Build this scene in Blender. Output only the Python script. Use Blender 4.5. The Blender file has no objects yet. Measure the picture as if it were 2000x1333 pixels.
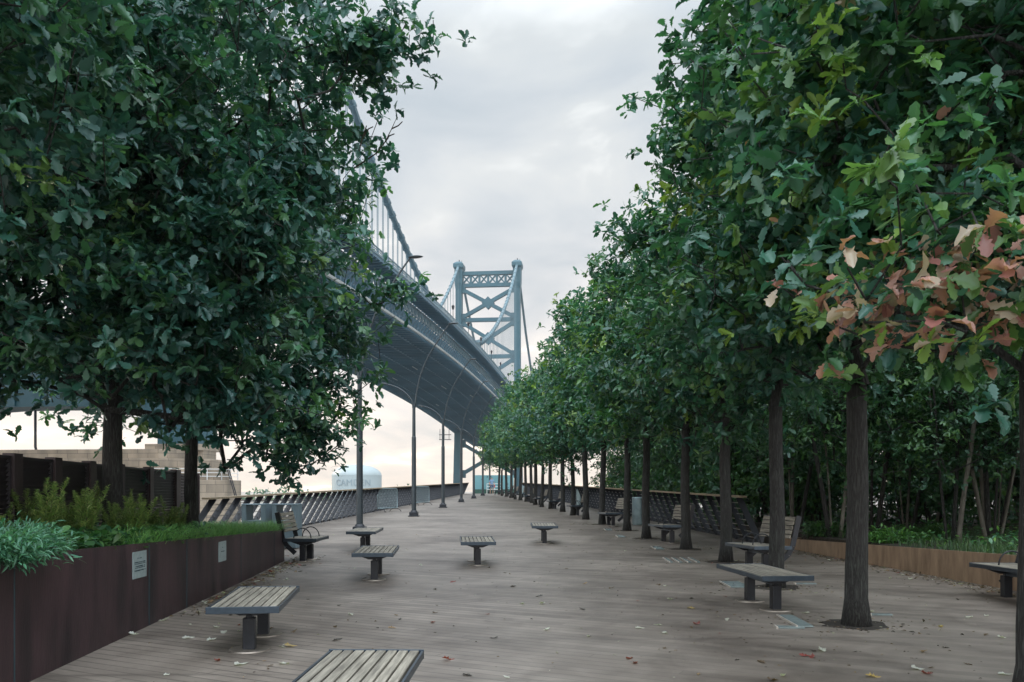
import bpy, bmesh, math, random
import numpy as np
from mathutils import Vector, Matrix, noise

# ------------------------------------------------------------------ camera / light
S = bpy.context.scene
F, HY, CX, HC, SL = 1700.0, 960.0, 1000.0, 1.6, 25.0/1700.0     # focal px, horizon row, centre col, eye height, deck slope
cam = bpy.data.cameras.new("camera"); camo = bpy.data.objects.new("camera", cam)
S.collection.objects.link(camo); S.camera = camo
camo.location = (0, 0, HC); camo.rotation_euler = (math.radians(90), 0, 0)
cam.sensor_width = 36; cam.lens = 36*F/2000; cam.shift_y = (HY-666.5)/2000
cam.clip_start = 0.05; cam.clip_end = 30000

W = bpy.data.worlds.new("World"); S.world = W; W.use_nodes = True
nt = W.node_tree; N = nt.nodes; L = nt.links; N.clear()
def nd(t, nt=None, **kw):
    n = (nt or globals()['nt']).nodes.new(t)
    for k, v in kw.items(): setattr(n, k, v)
    return n
SUN_EL, SUN_AZ = math.radians(27), math.radians(-58)      # azimuth measured from +Y, negative = left
out = nd('ShaderNodeOutputWorld'); bg = nd('ShaderNodeBackground')
sky = nd('ShaderNodeTexSky', sky_type='NISHITA'); sky.sun_disc = False
sky.sun_elevation = SUN_EL; sky.sun_rotation = SUN_AZ; sky.dust_density = 2.5
tc = nd('ShaderNodeTexCoord'); sep = nd('ShaderNodeSeparateXYZ')
L.new(tc.outputs['Generated'], sep.inputs[0])
ramp = nd('ShaderNodeValToRGB'); r = ramp.color_ramp
pts = [(0.0,(.92,.80,.68)),(.035,(.88,.79,.71)),(.11,(.84,.775,.72)),(.20,(.73,.705,.68)),(.30,(.61,.63,.635)),(.47,(.545,.59,.615)),(.62,(1.3,1.41,1.50)),(1.0,(2.2,2.36,2.5))]
while len(r.elements) < len(pts): r.elements.new(.5)
for e, (p, c) in zip(r.elements, pts): e.position = p; e.color = (*c, 1)
L.new(sep.outputs['Z'], ramp.inputs['Fac'])
# stretched cloud noise: direction / (z + k) makes flat cloud decks that tighten toward the horizon
addz = nd('ShaderNodeMath', operation='ADD'); addz.inputs[1].default_value = .22; L.new(sep.outputs['Z'], addz.inputs[0])
dv = nd('ShaderNodeVectorMath', operation='DIVIDE'); cmb = nd('ShaderNodeCombineXYZ')
for i in range(3): L.new(addz.outputs[0], cmb.inputs[i])
L.new(tc.outputs['Generated'], dv.inputs[0]); L.new(cmb.outputs[0], dv.inputs[1])
ns = nd('ShaderNodeTexNoise'); ns.inputs['Scale'].default_value = 2.6; ns.inputs['Detail'].default_value = 7; ns.inputs['Roughness'].default_value = .5
ns.inputs['Distortion'].default_value = .4
L.new(dv.outputs[0], ns.inputs['Vector'])
cr = nd('ShaderNodeValToRGB'); cr.color_ramp.elements[0].position = .33; cr.color_ramp.elements[0].color = (.76,.81,.86,1)
cr.color_ramp.elements[1].position = .68; cr.color_ramp.elements[1].color = (1.5,1.44,1.38,1)
e = cr.color_ramp.elements.new(.50); e.color = (.95,.96,.98,1); e = cr.color_ramp.elements.new(.60); e.color = (1.10,1.08,1.06,1)
L.new(ns.outputs['Fac'], cr.inputs['Fac'])
mul = nd('ShaderNodeMix', data_type='RGBA', blend_type='MULTIPLY'); mul.inputs[0].default_value = 1
# added fill: unseen sky behind the viewer is brightened to light camera-facing surfaces
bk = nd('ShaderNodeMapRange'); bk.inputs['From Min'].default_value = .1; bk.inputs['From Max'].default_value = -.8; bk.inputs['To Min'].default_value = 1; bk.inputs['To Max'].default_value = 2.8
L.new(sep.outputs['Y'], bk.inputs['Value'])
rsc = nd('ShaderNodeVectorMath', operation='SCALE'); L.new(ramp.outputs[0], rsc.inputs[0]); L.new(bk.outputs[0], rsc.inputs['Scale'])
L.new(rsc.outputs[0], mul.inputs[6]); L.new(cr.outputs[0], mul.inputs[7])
skm = nd('ShaderNodeVectorMath', operation='SCALE'); skm.inputs['Scale'].default_value = .10; L.new(sky.outputs[0], skm.inputs[0])
mx = nd('ShaderNodeMix', data_type='RGBA'); mx.inputs[0].default_value = .90
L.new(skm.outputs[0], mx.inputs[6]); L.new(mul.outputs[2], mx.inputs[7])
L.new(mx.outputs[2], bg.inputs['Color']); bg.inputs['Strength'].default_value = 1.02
L.new(bg.outputs[0], out.inputs['Surface'])

sl = bpy.data.lights.new("sun", 'SUN'); sl.energy = 2.4; sl.angle = math.radians(12); sl.color = (1, .80, .62)
so = bpy.data.objects.new("sun", sl); S.collection.objects.link(so)
sd = Vector((math.sin(SUN_AZ)*math.cos(SUN_EL), math.cos(SUN_AZ)*math.cos(SUN_EL), math.sin(SUN_EL)))
so.rotation_euler = sd.to_track_quat('Z', 'Y').to_euler(); so.location = (-30, 10, 30)
vs = S.view_settings; vs.view_transform = 'Standard'; vs.look = 'None'; vs.gamma = 1; vs.exposure = 0.33; vs.use_curve_mapping = False
S.render.engine = 'CYCLES'
S.cycles.max_bounces = 6; S.cycles.diffuse_bounces = 3; S.cycles.glossy_bounces = 3; S.cycles.transmission_bounces = 4
S.cycles.volume_bounces = 0
S.cycles.use_denoising = True

# ------------------------------------------------------------------ helpers
C = S.collection
def dz(y): return SL*y                       # deck height
def gp(px, py, h=0.0):                       # point h above the deck plane seen at pixel
    Y = (HC-h)*F/(py-935.0)
    return Vector(((px-CX)/F*Y, Y, dz(Y)+h))
def PY(px, Y, h=0.0): return Vector(((px-CX)/F*Y, Y, dz(Y)+h))

def tag(o, label=None, cat=None, group=None, kind=None):
    if label: o['label'] = label
    if cat: o['category'] = cat
    if group: o['group'] = group
    if kind: o['kind'] = kind
    return o
def empty(name, loc, rz=0, tilt=0):
    o = bpy.data.objects.new(name, None); C.objects.link(o)
    o.location = loc; o.rotation_euler = (tilt, 0, rz); o.empty_display_size = .2
    return o
def copy_tree(o, parent=None):
    c = o.copy(); C.objects.link(c)
    if parent: c.parent = parent
    for ch in list(o.children): copy_tree(ch, c)
    return c

class MB:
    def __init__(s): s.v = []; s.f = []
    def add(s, vs, fs):
        b = len(s.v); s.v += [tuple(v) for v in vs]; s.f += [tuple(b+i for i in f) for f in fs]
        return s
    def box(s, c, d, R=None):
        x, y, z = d[0]/2, d[1]/2, d[2]/2
        vs = [Vector((a, b, e)) for e in (-z, z) for b in (-y, y) for a in (-x, x)]
        if R is not None: vs = [R @ v for v in vs]
        c = Vector(c)
        return s.add([c+v for v in vs], [(0,2,3,1),(4,5,7,6),(0,1,5,4),(2,6,7,3),(0,4,6,2),(1,3,7,5)])
    def bar(s, a, b, w, h=None, up=Vector((0,0,1))):
        a = Vector(a); b = Vector(b); d = b-a; l = d.length
        if l < 1e-6: return s
        y = d/l; x = y.cross(up)
        if x.length < 1e-4: x = y.cross(Vector((1,0,0)))
        x.normalize(); z = x.cross(y)
        R = Matrix((x, y, z)).transposed()
        return s.box((a+b)/2, (w, l, h or w), R)
    def tube(s, pts, rad, n=8, cap=True):
        pts = [Vector(p) for p in pts]
        if not hasattr(rad, '__len__'): rad = [rad]*len(pts)
        b = len(s.v); vs = []; fs = []
        prev = None
        for i, p in enumerate(pts):
            t = (pts[min(i+1, len(pts)-1)]-pts[max(i-1, 0)]).normalized()
            if prev is None:
                x = t.cross(Vector((0,0,1)))
                if x.length < .1: x = t.cross(Vector((1,0,0)))
            else:
                x = prev - t*prev.dot(t)
                if x.length < 1e-4: x = t.cross(Vector((1,0,0)))
            x.normalize(); prev = x; y = t.cross(x)
            for k in range(n):
                a = 2*math.pi*k/n; vs.append(p+(x*math.cos(a)+y*math.sin(a))*rad[i])
        for i in range(len(pts)-1):
            for k in range(n):
                k2 = (k+1) % n; fs.append((i*n+k, i*n+k2, (i+1)*n+k2, (i+1)*n+k))
        if cap: fs += [tuple(range(n))[::-1], tuple((len(pts)-1)*n+k for k in range(n))]
        return s.add(vs, fs)
    def cyl(s, c, r, h, n=16, r2=None, sx=1, sy=1):
        c = Vector(c); r2 = r if r2 is None else r2
        vs = [c+Vector((math.cos(2*math.pi*k/n)*rr*sx, math.sin(2*math.pi*k/n)*rr*sy, zz)) for rr, zz in ((r,0),(r2,h)) for k in range(n)]
        fs = [(k, (k+1) % n, n+(k+1) % n, n+k) for k in range(n)]+[tuple(range(n))[::-1], tuple(range(n, 2*n))]
        return s.add(vs, fs)
    def prism(s, poly, z0, z1):
        n = len(poly)
        g = lambda z, p: z(p) if callable(z) else z
        vs = [(p[0], p[1], g(z0, p)) for p in poly]+[(p[0], p[1], g(z1, p)) for p in poly]
        return s.add(vs, [(k, (k+1) % n, n+(k+1) % n, n+k) for k in range(n)]+[tuple(range(n))[::-1], tuple(range(n, 2*n))])
    def build(s, name, mat, parent=None, smooth=False, bevel=0):
        me = bpy.data.meshes.new(name); me.from_pydata([tuple(v) for v in s.v], [], s.f); me.update()
        bm = bmesh.new(); bm.from_mesh(me); bmesh.ops.recalc_face_normals(bm, faces=bm.faces); bm.to_mesh(me); bm.free()
        if smooth:
            me.polygons.foreach_set('use_smooth', [True]*len(me.polygons))
        if mat: me.materials.append(mat)
        o = bpy.data.objects.new(name, me); C.objects.link(o)
        if parent: o.parent = parent
        if bevel:
            m = o.modifiers.new('b', 'BEVEL'); m.width = bevel; m.segments = 2; m.limit_method = 'ANGLE'
        return o

# ------------------------------------------------------------------ materials
def mat(name): 
    m = bpy.data.materials.new(name); m.use_nodes = True
    return m, m.node_tree, m.node_tree.nodes['Principled BSDF']
def simple(name, col, rough=.6, metal=0, var=.15, scale=6, bump=.0, bscale=40, stretch=(1,1,1), col2=None, spec=.5):
    m, t, p = mat(name)
    p.inputs['Roughness'].default_value = rough; p.inputs['Metallic'].default_value = metal
    p.inputs['Specular IOR Level'].default_value = spec
    tcn = nd('ShaderNodeTexCoord', t); mp = nd('ShaderNodeMapping', t); mp.inputs['Scale'].default_value = stretch
    t.links.new(tcn.outputs['Object'], mp.inputs[0])
    n = nd('ShaderNodeTexNoise', t); n.inputs['Scale'].default_value = scale; n.inputs['Detail'].default_value = 8; n.inputs['Roughness'].default_value = .6
    t.links.new(mp.outputs[0], n.inputs['Vector'])
    rp = nd('ShaderNodeValToRGB', t); rp.color_ramp.elements[0].position = .3; rp.color_ramp.elements[1].position = .72
    c2 = col2 or tuple(min(1, c*(1+var)) for c in col)
    rp.color_ramp.elements[0].color = (*[c*(1-var) for c in col], 1); rp.color_ramp.elements[1].color = (*c2, 1)
    t.links.new(n.outputs['Fac'], rp.inputs['Fac']); t.links.new(rp.outputs[0], p.inputs['Base Color'])
    if bump:
        n2 = nd('ShaderNodeTexNoise', t); n2.inputs['Scale'].default_value = bscale; n2.inputs['Detail'].default_value = 6
        t.links.new(mp.outputs[0], n2.inputs['Vector'])
        b = nd('ShaderNodeBump', t); b.inputs['Strength'].default_value = bump; b.inputs['Distance'].default_value = .02
        t.links.new(n2.outputs['Fac'], b.inputs['Height']); t.links.new(b.outputs[0], p.inputs['Normal'])
    return m
M = {}
M['steel_dark'] = simple('dark_painted_steel', (.014,.017,.023), .45, .2, .25, 9, .1, 60)
M['pole'] = simple('pole_paint', (.038,.050,.058), .4, .3, .2, 3, .05, 60)
M['edge'] = simple('cast_aluminium_edge', (.050,.070,.092), .35, .6, .2, 12, .08, 90)
M['plate'] = simple('base_plate_metal', (.34,.30,.26), .5, .8, .25, 14, .1, 60)
M['galv'] = simple('galvanised_steel', (.26,.35,.38), .45, .5, .2, 5, .06, 60)
M['bin'] = simple('bin_paint', (.17,.24,.28), .45, .3, .18, 4, .05, 60, (1,1,.3))
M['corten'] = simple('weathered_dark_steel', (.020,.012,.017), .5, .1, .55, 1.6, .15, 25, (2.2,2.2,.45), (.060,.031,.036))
M['corten_lit'] = simple('warm_lit_rusty_steel', (.29,.195,.125), .6, .0, .35, 2.5, .12, 25, (2.5,2.5,.6), (.41,.29,.19))  # warm low light is painted into the tan of this rusty steel
M['fence'] = simple('dark_fence_steel', (.022,.018,.022), .5, .1, .3, 4, .1, 30)
M['fence_post'] = simple('brown_fence_post', (.030,.018,.020), .55, .1, .3, 4, .1, 30)
M['soil'] = simple('dark_soil_and_mulch', (.030,.024,.018), .95, 0, .6, 9, .9, 22)
M['stone'] = simple('granite_blocks', (.30,.26,.21), .85, 0, .25, .5, .4, 3)
M['bridge'] = simple('blue_bridge_paint', (.014,.078,.108), .55, 0, .12, .05, 0)
M['bridge_under'] = simple('blue_grey_underside_paint', (.068,.145,.20), .6, 0, .2, .08, 0)
M['bridge_rail'] = simple('pale_bridge_rail', (.085,.155,.19), .5, 0, .2, .1, 0)
M['conduit'] = simple('pale_conduit', (.30,.33,.33), .5, 0, .2, .3, 0)
M['tank'] = simple('tank_white_paint', (.28,.345,.365), .5, 0, .05, .05, 0)
M['tank_text'] = simple('tank_lettering', (.17,.235,.27), .5, 0, .05, .05, 0)
M['rail_cap'] = simple('weathered_rail_board', (.26,.20,.13), .7, 0, .3, 3, .3, 30, (1,6,6), (.34,.27,.18))
M['wire'] = simple('stainless_wire', (.50,.47,.42), .3, .9, .1, 5)
M['twig'] = simple('dark_twig', (.045,.038,.030), .85, 0, .4, 12, .3, 40)
M['text'] = simple('sign_lettering', (.02,.05,.06), .6, 0, .1, 10)
M['sign'] = simple('sign_plate_metal', (.30,.38,.39), .4, .3, .15, 14)
M['white'] = simple('white_paint', (.72,.74,.74), .5, 0, .08, 5)
M['mural'] = None
M['skin'] = simple('skin', (.45,.28,.20), .55, 0, .08, 20)
M['shirt'] = simple('light_blue_cloth', (.22,.36,.55), .85, 0, .12, 12)
M['shorts'] = simple('blue_denim_cloth', (.08,.14,.25), .85, 0, .12, 12)
M['hair'] = simple('dark_hair', (.02,.015,.012), .6, 0, .2, 30)
M['red'] = simple('red_cloth', (.45,.05,.07), .8, 0, .2, 12)
M['glass_block'] = simple('pale_glass_deck_panel', (.22,.27,.27), .25, 0, .25, 9, .05, 40)
M['glass_edge'] = simple('bright_steel_edge', (.62,.58,.52), .35, .5, .2, 14)

def mat_bark():
    m, t, p = mat('furrowed_bark'); p.inputs['Roughness'].default_value = .9
    tcn = nd('ShaderNodeTexCoord', t); mp = nd('ShaderNodeMapping', t); mp.inputs['Scale'].default_value = (34, 34, 3.2)
    t.links.new(tcn.outputs['Object'], mp.inputs[0])
    v = nd('ShaderNodeTexVoronoi', t, feature='DISTANCE_TO_EDGE'); v.inputs['Scale'].default_value = 1.0
    n0 = nd('ShaderNodeTexNoise', t); n0.inputs['Scale'].default_value = 1.4; n0.inputs['Detail'].default_value = 4
    t.links.new(mp.outputs[0], n0.inputs['Vector'])
    ns_ = nd('ShaderNodeVectorMath', t, operation='SCALE'); ns_.inputs['Scale'].default_value = 2.4; t.links.new(n0.outputs['Color'], ns_.inputs[0])
    ad = nd('ShaderNodeVectorMath', t, operation='ADD'); t.links.new(mp.outputs[0], ad.inputs[0]); t.links.new(ns_.outputs[0], ad.inputs[1])
    t.links.new(ad.outputs[0], v.inputs['Vector'])
    rp = nd('ShaderNodeValToRGB', t); rp.color_ramp.elements[0].color = (.014,.013,.014,1); rp.color_ramp.elements[1].color = (.070,.074,.076,1)
    rp.color_ramp.elements[1].position = .45
    t.links.new(v.outputs['Distance'], rp.inputs['Fac'])
    n1 = nd('ShaderNodeTexNoise', t); n1.inputs['Scale'].default_value = 2.3; t.links.new(tcn.outputs['Object'], n1.inputs['Vector'])
    rp2 = nd('ShaderNodeValToRGB', t); rp2.color_ramp.elements[0].color = (.75,.85,.7,1); rp2.color_ramp.elements[1].color = (1.15,1.05,1,1)
    t.links.new(n1.outputs['Fac'], rp2.inputs['Fac'])
    mxn = nd('ShaderNodeMix', t, data_type='RGBA', blend_type='MULTIPLY'); mxn.inputs[0].default_value = 1
    t.links.new(rp.outputs[0], mxn.inputs[6]); t.links.new(rp2.outputs[0], mxn.inputs[7]); t.links.new(mxn.outputs[2], p.inputs['Base Color'])
    b = nd('ShaderNodeBump', t); b.inputs['Strength'].default_value = .9; b.inputs['Distance'].default_value = .03
    t.links.new(v.outputs['Distance'], b.inputs['Height']); t.links.new(b.outputs[0], p.inputs['Normal'])
    return m
M['bark'] = mat_bark()
M['stem_pale'] = simple('pale_lichened_bark', (.10,.095,.08), .9, 0, .5, 5, .4, 30, (1,1,.5), (.20,.19,.16))

def mat_leaf(name, rough=.37, trans=.30):
    m, t, p = mat(name)
    a = nd('ShaderNodeAttribute', t); a.attribute_name = 'tint'
    p.inputs['Roughness'].default_value = rough; p.inputs['Specular IOR Level'].default_value = .7; p.inputs['Specular Tint'].default_value = (.8,1,1,1)
    t.links.new(a.outputs['Color'], p.inputs['Base Color'])
    tr = nd('ShaderNodeBsdfTranslucent', t)
    g = nd('ShaderNodeMix', t, data_type='RGBA', blend_type='MULTIPLY'); g.inputs[0].default_value = 1; g.inputs[7].default_value = (1.5,1.7,.8,1)
    t.links.new(a.outputs['Color'], g.inputs[6]); t.links.new(g.outputs[2], tr.inputs['Color'])
    ms = nd('ShaderNodeMixShader', t); ms.inputs[0].default_value = trans
    t.links.new(p.outputs[0], ms.inputs[1]); t.links.new(tr.outputs[0], ms.inputs[2])
    t.links.new(ms.outputs[0], t.nodes['Material Output'].inputs['Surface'])
    return m
M['leaf'] = mat_leaf('oak_leaf')
M['grass'] = mat_leaf('grass_blade', .5, .25)

def mat_deck():
    m, t, p = mat('weathered_deck_boards'); lk = t.links.new
    tcn = nd('ShaderNodeTexCoord', t)
    mp = nd('ShaderNodeMapping', t); mp.inputs['Rotation'].default_value = (0, 0, math.radians(27)); lk(tcn.outputs['Object'], mp.inputs[0])
    sp = nd('ShaderNodeSeparateXYZ', t); lk(mp.outputs[0], sp.inputs[0])
    dvv = nd('ShaderNodeMath', t, operation='DIVIDE'); dvv.inputs[1].default_value = .145; lk(sp.outputs['Y'], dvv.inputs[0])
    fr = nd('ShaderNodeMath', t, operation='FRACT'); lk(dvv.outputs[0], fr.inputs[0])
    fl = nd('ShaderNodeMath', t, operation='FLOOR'); lk(dvv.outputs[0], fl.inputs[0])
    gap = nd('ShaderNodeMath', t, operation='LESS_THAN'); gap.inputs[1].default_value = .12; lk(fr.outputs[0], gap.inputs[0])
    # boards are staggered: each has its own offset along its length, joints every 3.6 m
    wn = nd('ShaderNodeTexWhiteNoise', t, noise_dimensions='1D'); lk(fl.outputs[0], wn.inputs['W'])
    off = nd('ShaderNodeMath', t, operation='MULTIPLY_ADD'); off.inputs[1].default_value = 3.6; lk(wn.outputs['Value'], off.inputs[0]); lk(sp.outputs['X'], off.inputs[2])
    d2 = nd('ShaderNodeMath', t, operation='DIVIDE'); d2.inputs[1].default_value = 3.6; lk(off.outputs[0], d2.inputs[0])
    f2 = nd('ShaderNodeMath', t, operation='FLOOR'); lk(d2.outputs[0], f2.inputs[0])
    fr2 = nd('ShaderNodeMath', t, operation='FRACT'); lk(d2.outputs[0], fr2.inputs[0])
    g2 = nd('ShaderNodeMath', t, operation='LESS_THAN'); g2.inputs[1].default_value = .0025; lk(fr2.outputs[0], g2.inputs[0])
    cb = nd('ShaderNodeCombineXYZ', t); lk(fl.outputs[0], cb.inputs[0]); lk(f2.outputs[0], cb.inputs[1])
    wn2 = nd('ShaderNodeTexWhiteNoise', t, noise_dimensions='2D'); lk(cb.outputs[0], wn2.inputs['Vector'])
    big = nd('ShaderNodeTexNoise', t); big.inputs['Scale'].default_value = .35; big.inputs['Detail'].default_value = 7; big.inputs['Roughness'].default_value = .6; lk(tcn.outputs['Object'], big.inputs['Vector'])
    # grime darkens the boards in random blotches (dirt) - a real stain with its own shape
    st = nd('ShaderNodeMapping', t); st.inputs['Scale'].default_value = (1.2, 22, 1); lk(mp.outputs[0], st.inputs[0])
    grain = nd('ShaderNodeTexNoise', t); grain.inputs['Scale'].default_value = 3; grain.inputs['Detail'].default_value = 8; lk(st.outputs[0], grain.inputs['Vector'])
    rp = nd('ShaderNodeValToRGB', t); rp.color_ramp.elements[0].position = .36; rp.color_ramp.elements[1].position = .62
    rp.color_ramp.elements[0].color = (.085,.068,.055,1); rp.color_ramp.elements[1].color = (.242,.209,.178,1)
    blo = nd('ShaderNodeTexNoise', t); blo.inputs['Scale'].default_value = 1.7; blo.inputs['Detail'].default_value = 5; blo.inputs['Distortion'].default_value = .8; lk(tcn.outputs['Object'], blo.inputs['Vector'])
    bm_ = nd('ShaderNodeMath', t, operation='MULTIPLY_ADD'); bm_.inputs[1].default_value = .35; lk(blo.outputs['Fac'], bm_.inputs[0])
    bs_ = nd('ShaderNodeMath', t, operation='MULTIPLY'); bs_.inputs[1].default_value = .65; lk(big.outputs['Fac'], bs_.inputs[0]); lk(bs_.outputs[0], bm_.inputs[2])
    lk(bm_.outputs[0], rp.inputs['Fac'])
    r3 = nd('ShaderNodeMapRange', t); r3.inputs['To Min'].default_value = .80; r3.inputs['To Max'].default_value = 1.12; lk(wn2.outputs['Value'], r3.inputs['Value'])
    r4 = nd('ShaderNodeMapRange', t); r4.inputs['From Min'].default_value = .3; r4.inputs['From Max'].default_value = .7; r4.inputs['To Min'].default_value = .82; r4.inputs['To Max'].default_value = 1.12; lk(grain.outputs['Fac'], r4.inputs['Value'])
    mm = nd('ShaderNodeMath', t, operation='MULTIPLY'); lk(r3.outputs[0], mm.inputs[0]); lk(r4.outputs[0], mm.inputs[1])
    v1 = nd('ShaderNodeVectorMath', t, operation='SCALE'); lk(rp.outputs[0], v1.inputs[0]); lk(mm.outputs[0], v1.inputs['Scale'])
    # gap strength fades where dirt fills the joints
    fill = nd('ShaderNodeTexNoise', t); fill.inputs['Scale'].default_value = .5; fill.inputs['Detail'].default_value = 5; lk(tcn.outputs['Object'], fill.inputs['Vector'])
    fm = nd('ShaderNodeMapRange', t); fm.inputs['From Min'].default_value = .40; fm.inputs['From Max'].default_value = .62; fm.inputs['To Min'].default_value = .95; fm.inputs['To Max'].default_value = .5; lk(fill.outputs['Fac'], fm.inputs['Value'])
    sx = nd('ShaderNodeSeparateXYZ', t); lk(tcn.outputs['Object'], sx.inputs[0])
    xr = nd('ShaderNodeMapRange', t); xr.inputs['From Min'].default_value = -1; xr.inputs['From Max'].default_value = 2.0; xr.inputs['To Min'].default_value = 1; xr.inputs['To Max'].default_value = .12; lk(sx.outputs['X'], xr.inputs['Value'])
    fx = nd('ShaderNodeMath', t, operation='MULTIPLY'); lk(fm.outputs[0], fx.inputs[0]); lk(xr.outputs[0], fx.inputs[1])
    gm = nd('ShaderNodeMath', t, operation='MAXIMUM'); lk(gap.outputs[0], gm.inputs[0]); lk(g2.outputs[0], gm.inputs[1])
    gf = nd('ShaderNodeMath', t, operation='MULTIPLY'); lk(gm.outputs[0], gf.inputs[0]); lk(fx.outputs[0], gf.inputs[1])
    # dark scuff arcs
    wv = nd('ShaderNodeTexWave', t, wave_type='RINGS'); wv.inputs['Scale'].default_value = .16; wv.inputs['Distortion'].default_value = 5; wv.inputs['Detail'].default_value = 1.5; wv.inputs['Detail Scale'].default_value = .6
    lk(tcn.outputs['Object'], wv.inputs['Vector'])
    sc = nd('ShaderNodeMapRange', t); sc.inputs['From Min'].default_value = .994; sc.inputs['From Max'].default_value = 1; sc.inputs['To Max'].default_value = .5; lk(wv.outputs['Fac'], sc.inputs['Value'])
    mk = nd('ShaderNodeMath', t, operation='MULTIPLY'); lk(sc.outputs[0], mk.inputs[0]); lk(fill.outputs['Fac'], mk.inputs[1])
    gs = nd('ShaderNodeMath', t, operation='MAXIMUM'); lk(gf.outputs[0], gs.inputs[0]); lk(mk.outputs[0], gs.inputs[1])
    mxx = nd('ShaderNodeMix', t, data_type='RGBA'); lk(gs.outputs[0], mxx.inputs[0]); lk(v1.outputs[0], mxx.inputs[6]); mxx.inputs[7].default_value = (.03,.024,.022,1)
    lk(mxx.outputs[2], p.inputs['Base Color'])
    rr = nd('ShaderNodeMapRange', t); rr.inputs['To Min'].default_value = .38; rr.inputs['To Max'].default_value = .62; lk(grain.outputs['Fac'], rr.inputs['Value']); lk(rr.outputs[0], p.inputs['Roughness'])
    p.inputs['Specular IOR Level'].default_value = .6
    hh = nd('ShaderNodeMath', t, operation='MULTIPLY_ADD'); hh.inputs[1].default_value = -1.0; lk(gf.outputs[0], hh.inputs[0]); 
    gg = nd('ShaderNodeMath', t, operation='MULTIPLY'); gg.inputs[1].default_value = .22; lk(grain.outputs['Fac'], gg.inputs[0]); lk(gg.outputs[0], hh.inputs[2])
    b = nd('ShaderNodeBump', t); b.inputs['Strength'].default_value = .35; b.inputs['Distance'].default_value = .008; lk(hh.outputs[0], b.inputs['Height']); lk(b.outputs[0], p.inputs['Normal'])
    return m
M['deck'] = mat_deck()

def mat_slat(name, c1, c2):
    m, t, p = mat(name); lk = t.links.new
    tcn = nd('ShaderNodeTexCoord', t); mp = nd('ShaderNodeMapping', t); mp.inputs['Scale'].default_value = (40, 2.2, 40); lk(tcn.outputs['Object'], mp.inputs[0])
    n = nd('ShaderNodeTexNoise', t); n.inputs['Scale'].default_value = 1.0; n.inputs['Detail'].default_value = 8; n.inputs['Roughness'].default_value = .65; lk(mp.outputs[0], n.inputs['Vector'])
    sp = nd('ShaderNodeSeparateXYZ', t); lk(tcn.outputs['Object'], sp.inputs[0])
    oi = nd('ShaderNodeObjectInfo', t)
    q = nd('ShaderNodeMath', t, operation='MULTIPLY_ADD'); q.inputs[1].default_value = 12.4; lk(sp.outputs['X'], q.inputs[0]); lk(oi.outputs['Random'], q.inputs[2])
    fl = nd('ShaderNodeMath', t, operation='FLOOR'); lk(q.outputs[0], fl.inputs[0])
    wn = nd('ShaderNodeTexWhiteNoise', t, noise_dimensions='1D'); lk(fl.outputs[0], wn.inputs['W'])
    rp = nd('ShaderNodeValToRGB', t); rp.color_ramp.elements[0].position = .35; rp.color_ramp.elements[1].position = .66
    rp.color_ramp.elements[0].color = (*c1, 1); rp.color_ramp.elements[1].color = (*c2, 1); lk(n.outputs['Fac'], rp.inputs['Fac'])
    mr = nd('ShaderNodeMapRange', t); mr.inputs['To Min'].default_value = .8; mr.inputs['To Max'].default_value = 1.15; lk(wn.outputs['Value'], mr.inputs['Value'])
    v = nd('ShaderNodeVectorMath', t, operation='SCALE'); lk(rp.outputs[0], v.inputs[0]); lk(mr.outputs[0], v.inputs['Scale']); lk(v.outputs[0], p.inputs['Base Color'])
    p.inputs['Roughness'].default_value = .75
    b = nd('ShaderNodeBump', t); b.inputs['Strength'].default_value = .5; b.inputs['Distance'].default_value = .004; lk(n.outputs['Fac'], b.inputs['Height']); lk(b.outputs[0], p.inputs['Normal'])
    return m
M['slat'] = mat_slat('weathered_hardwood_slats', (.12,.108,.088), (.33,.305,.25))

def mat_water():
    m, t, p = mat('river_water'); lk = t.links.new
    p.inputs['Base Color'].default_value = (.10,.115,.115,1); p.inputs['Roughness'].default_value = .18; p.inputs['Specular IOR Level'].default_value = .6
    tcn = nd('ShaderNodeTexCoord', t); n = nd('ShaderNodeTexNoise', t); n.inputs['Scale'].default_value = .8; n.inputs['Detail'].default_value = 5; lk(tcn.outputs['Object'], n.inputs['Vector'])
    b = nd('ShaderNodeBump', t); b.inputs['Strength'].default_value = .25; b.inputs['Distance'].default_value = .2; lk(n.outputs['Fac'], b.inputs['Height']); lk(b.outputs[0], p.inputs['Normal'])
    return m
M['water'] = mat_water()

def mat_mural():
    m, t, p = mat('teal_painted_wall'); lk = t.links.new
    tcn = nd('ShaderNodeTexCoord', t); v = nd('ShaderNodeTexVoronoi', t); v.inputs['Scale'].default_value = 2.6; lk(tcn.outputs['Object'], v.inputs['Vector'])
    n = nd('ShaderNodeTexNoise', t); n.inputs['Scale'].default_value = 4; lk(tcn.outputs['Object'], n.inputs['Vector'])
    ad = nd('ShaderNodeMath', t, operation='MULTIPLY_ADD'); ad.inputs[1].default_value = .35; lk(n.outputs['Fac'], ad.inputs[0]); lk(v.outputs['Distance'], ad.inputs[2])
    rp = nd('ShaderNodeValToRGB', t); rp.color_ramp.interpolation = 'EASE'
    rp.color_ramp.elements[0].position = .30; rp.color_ramp.elements[0].color = (.04,.08,.10,1); rp.color_ramp.elements[1].position = .42; rp.color_ramp.elements[1].color = (.15,.33,.37,1)
    lk(ad.outputs[0], rp.inputs['Fac']); lk(rp.outputs[0], p.inputs['Base Color']); p.inputs['Roughness'].default_value = .7
    return m
M['mural'] = mat_mural()

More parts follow.
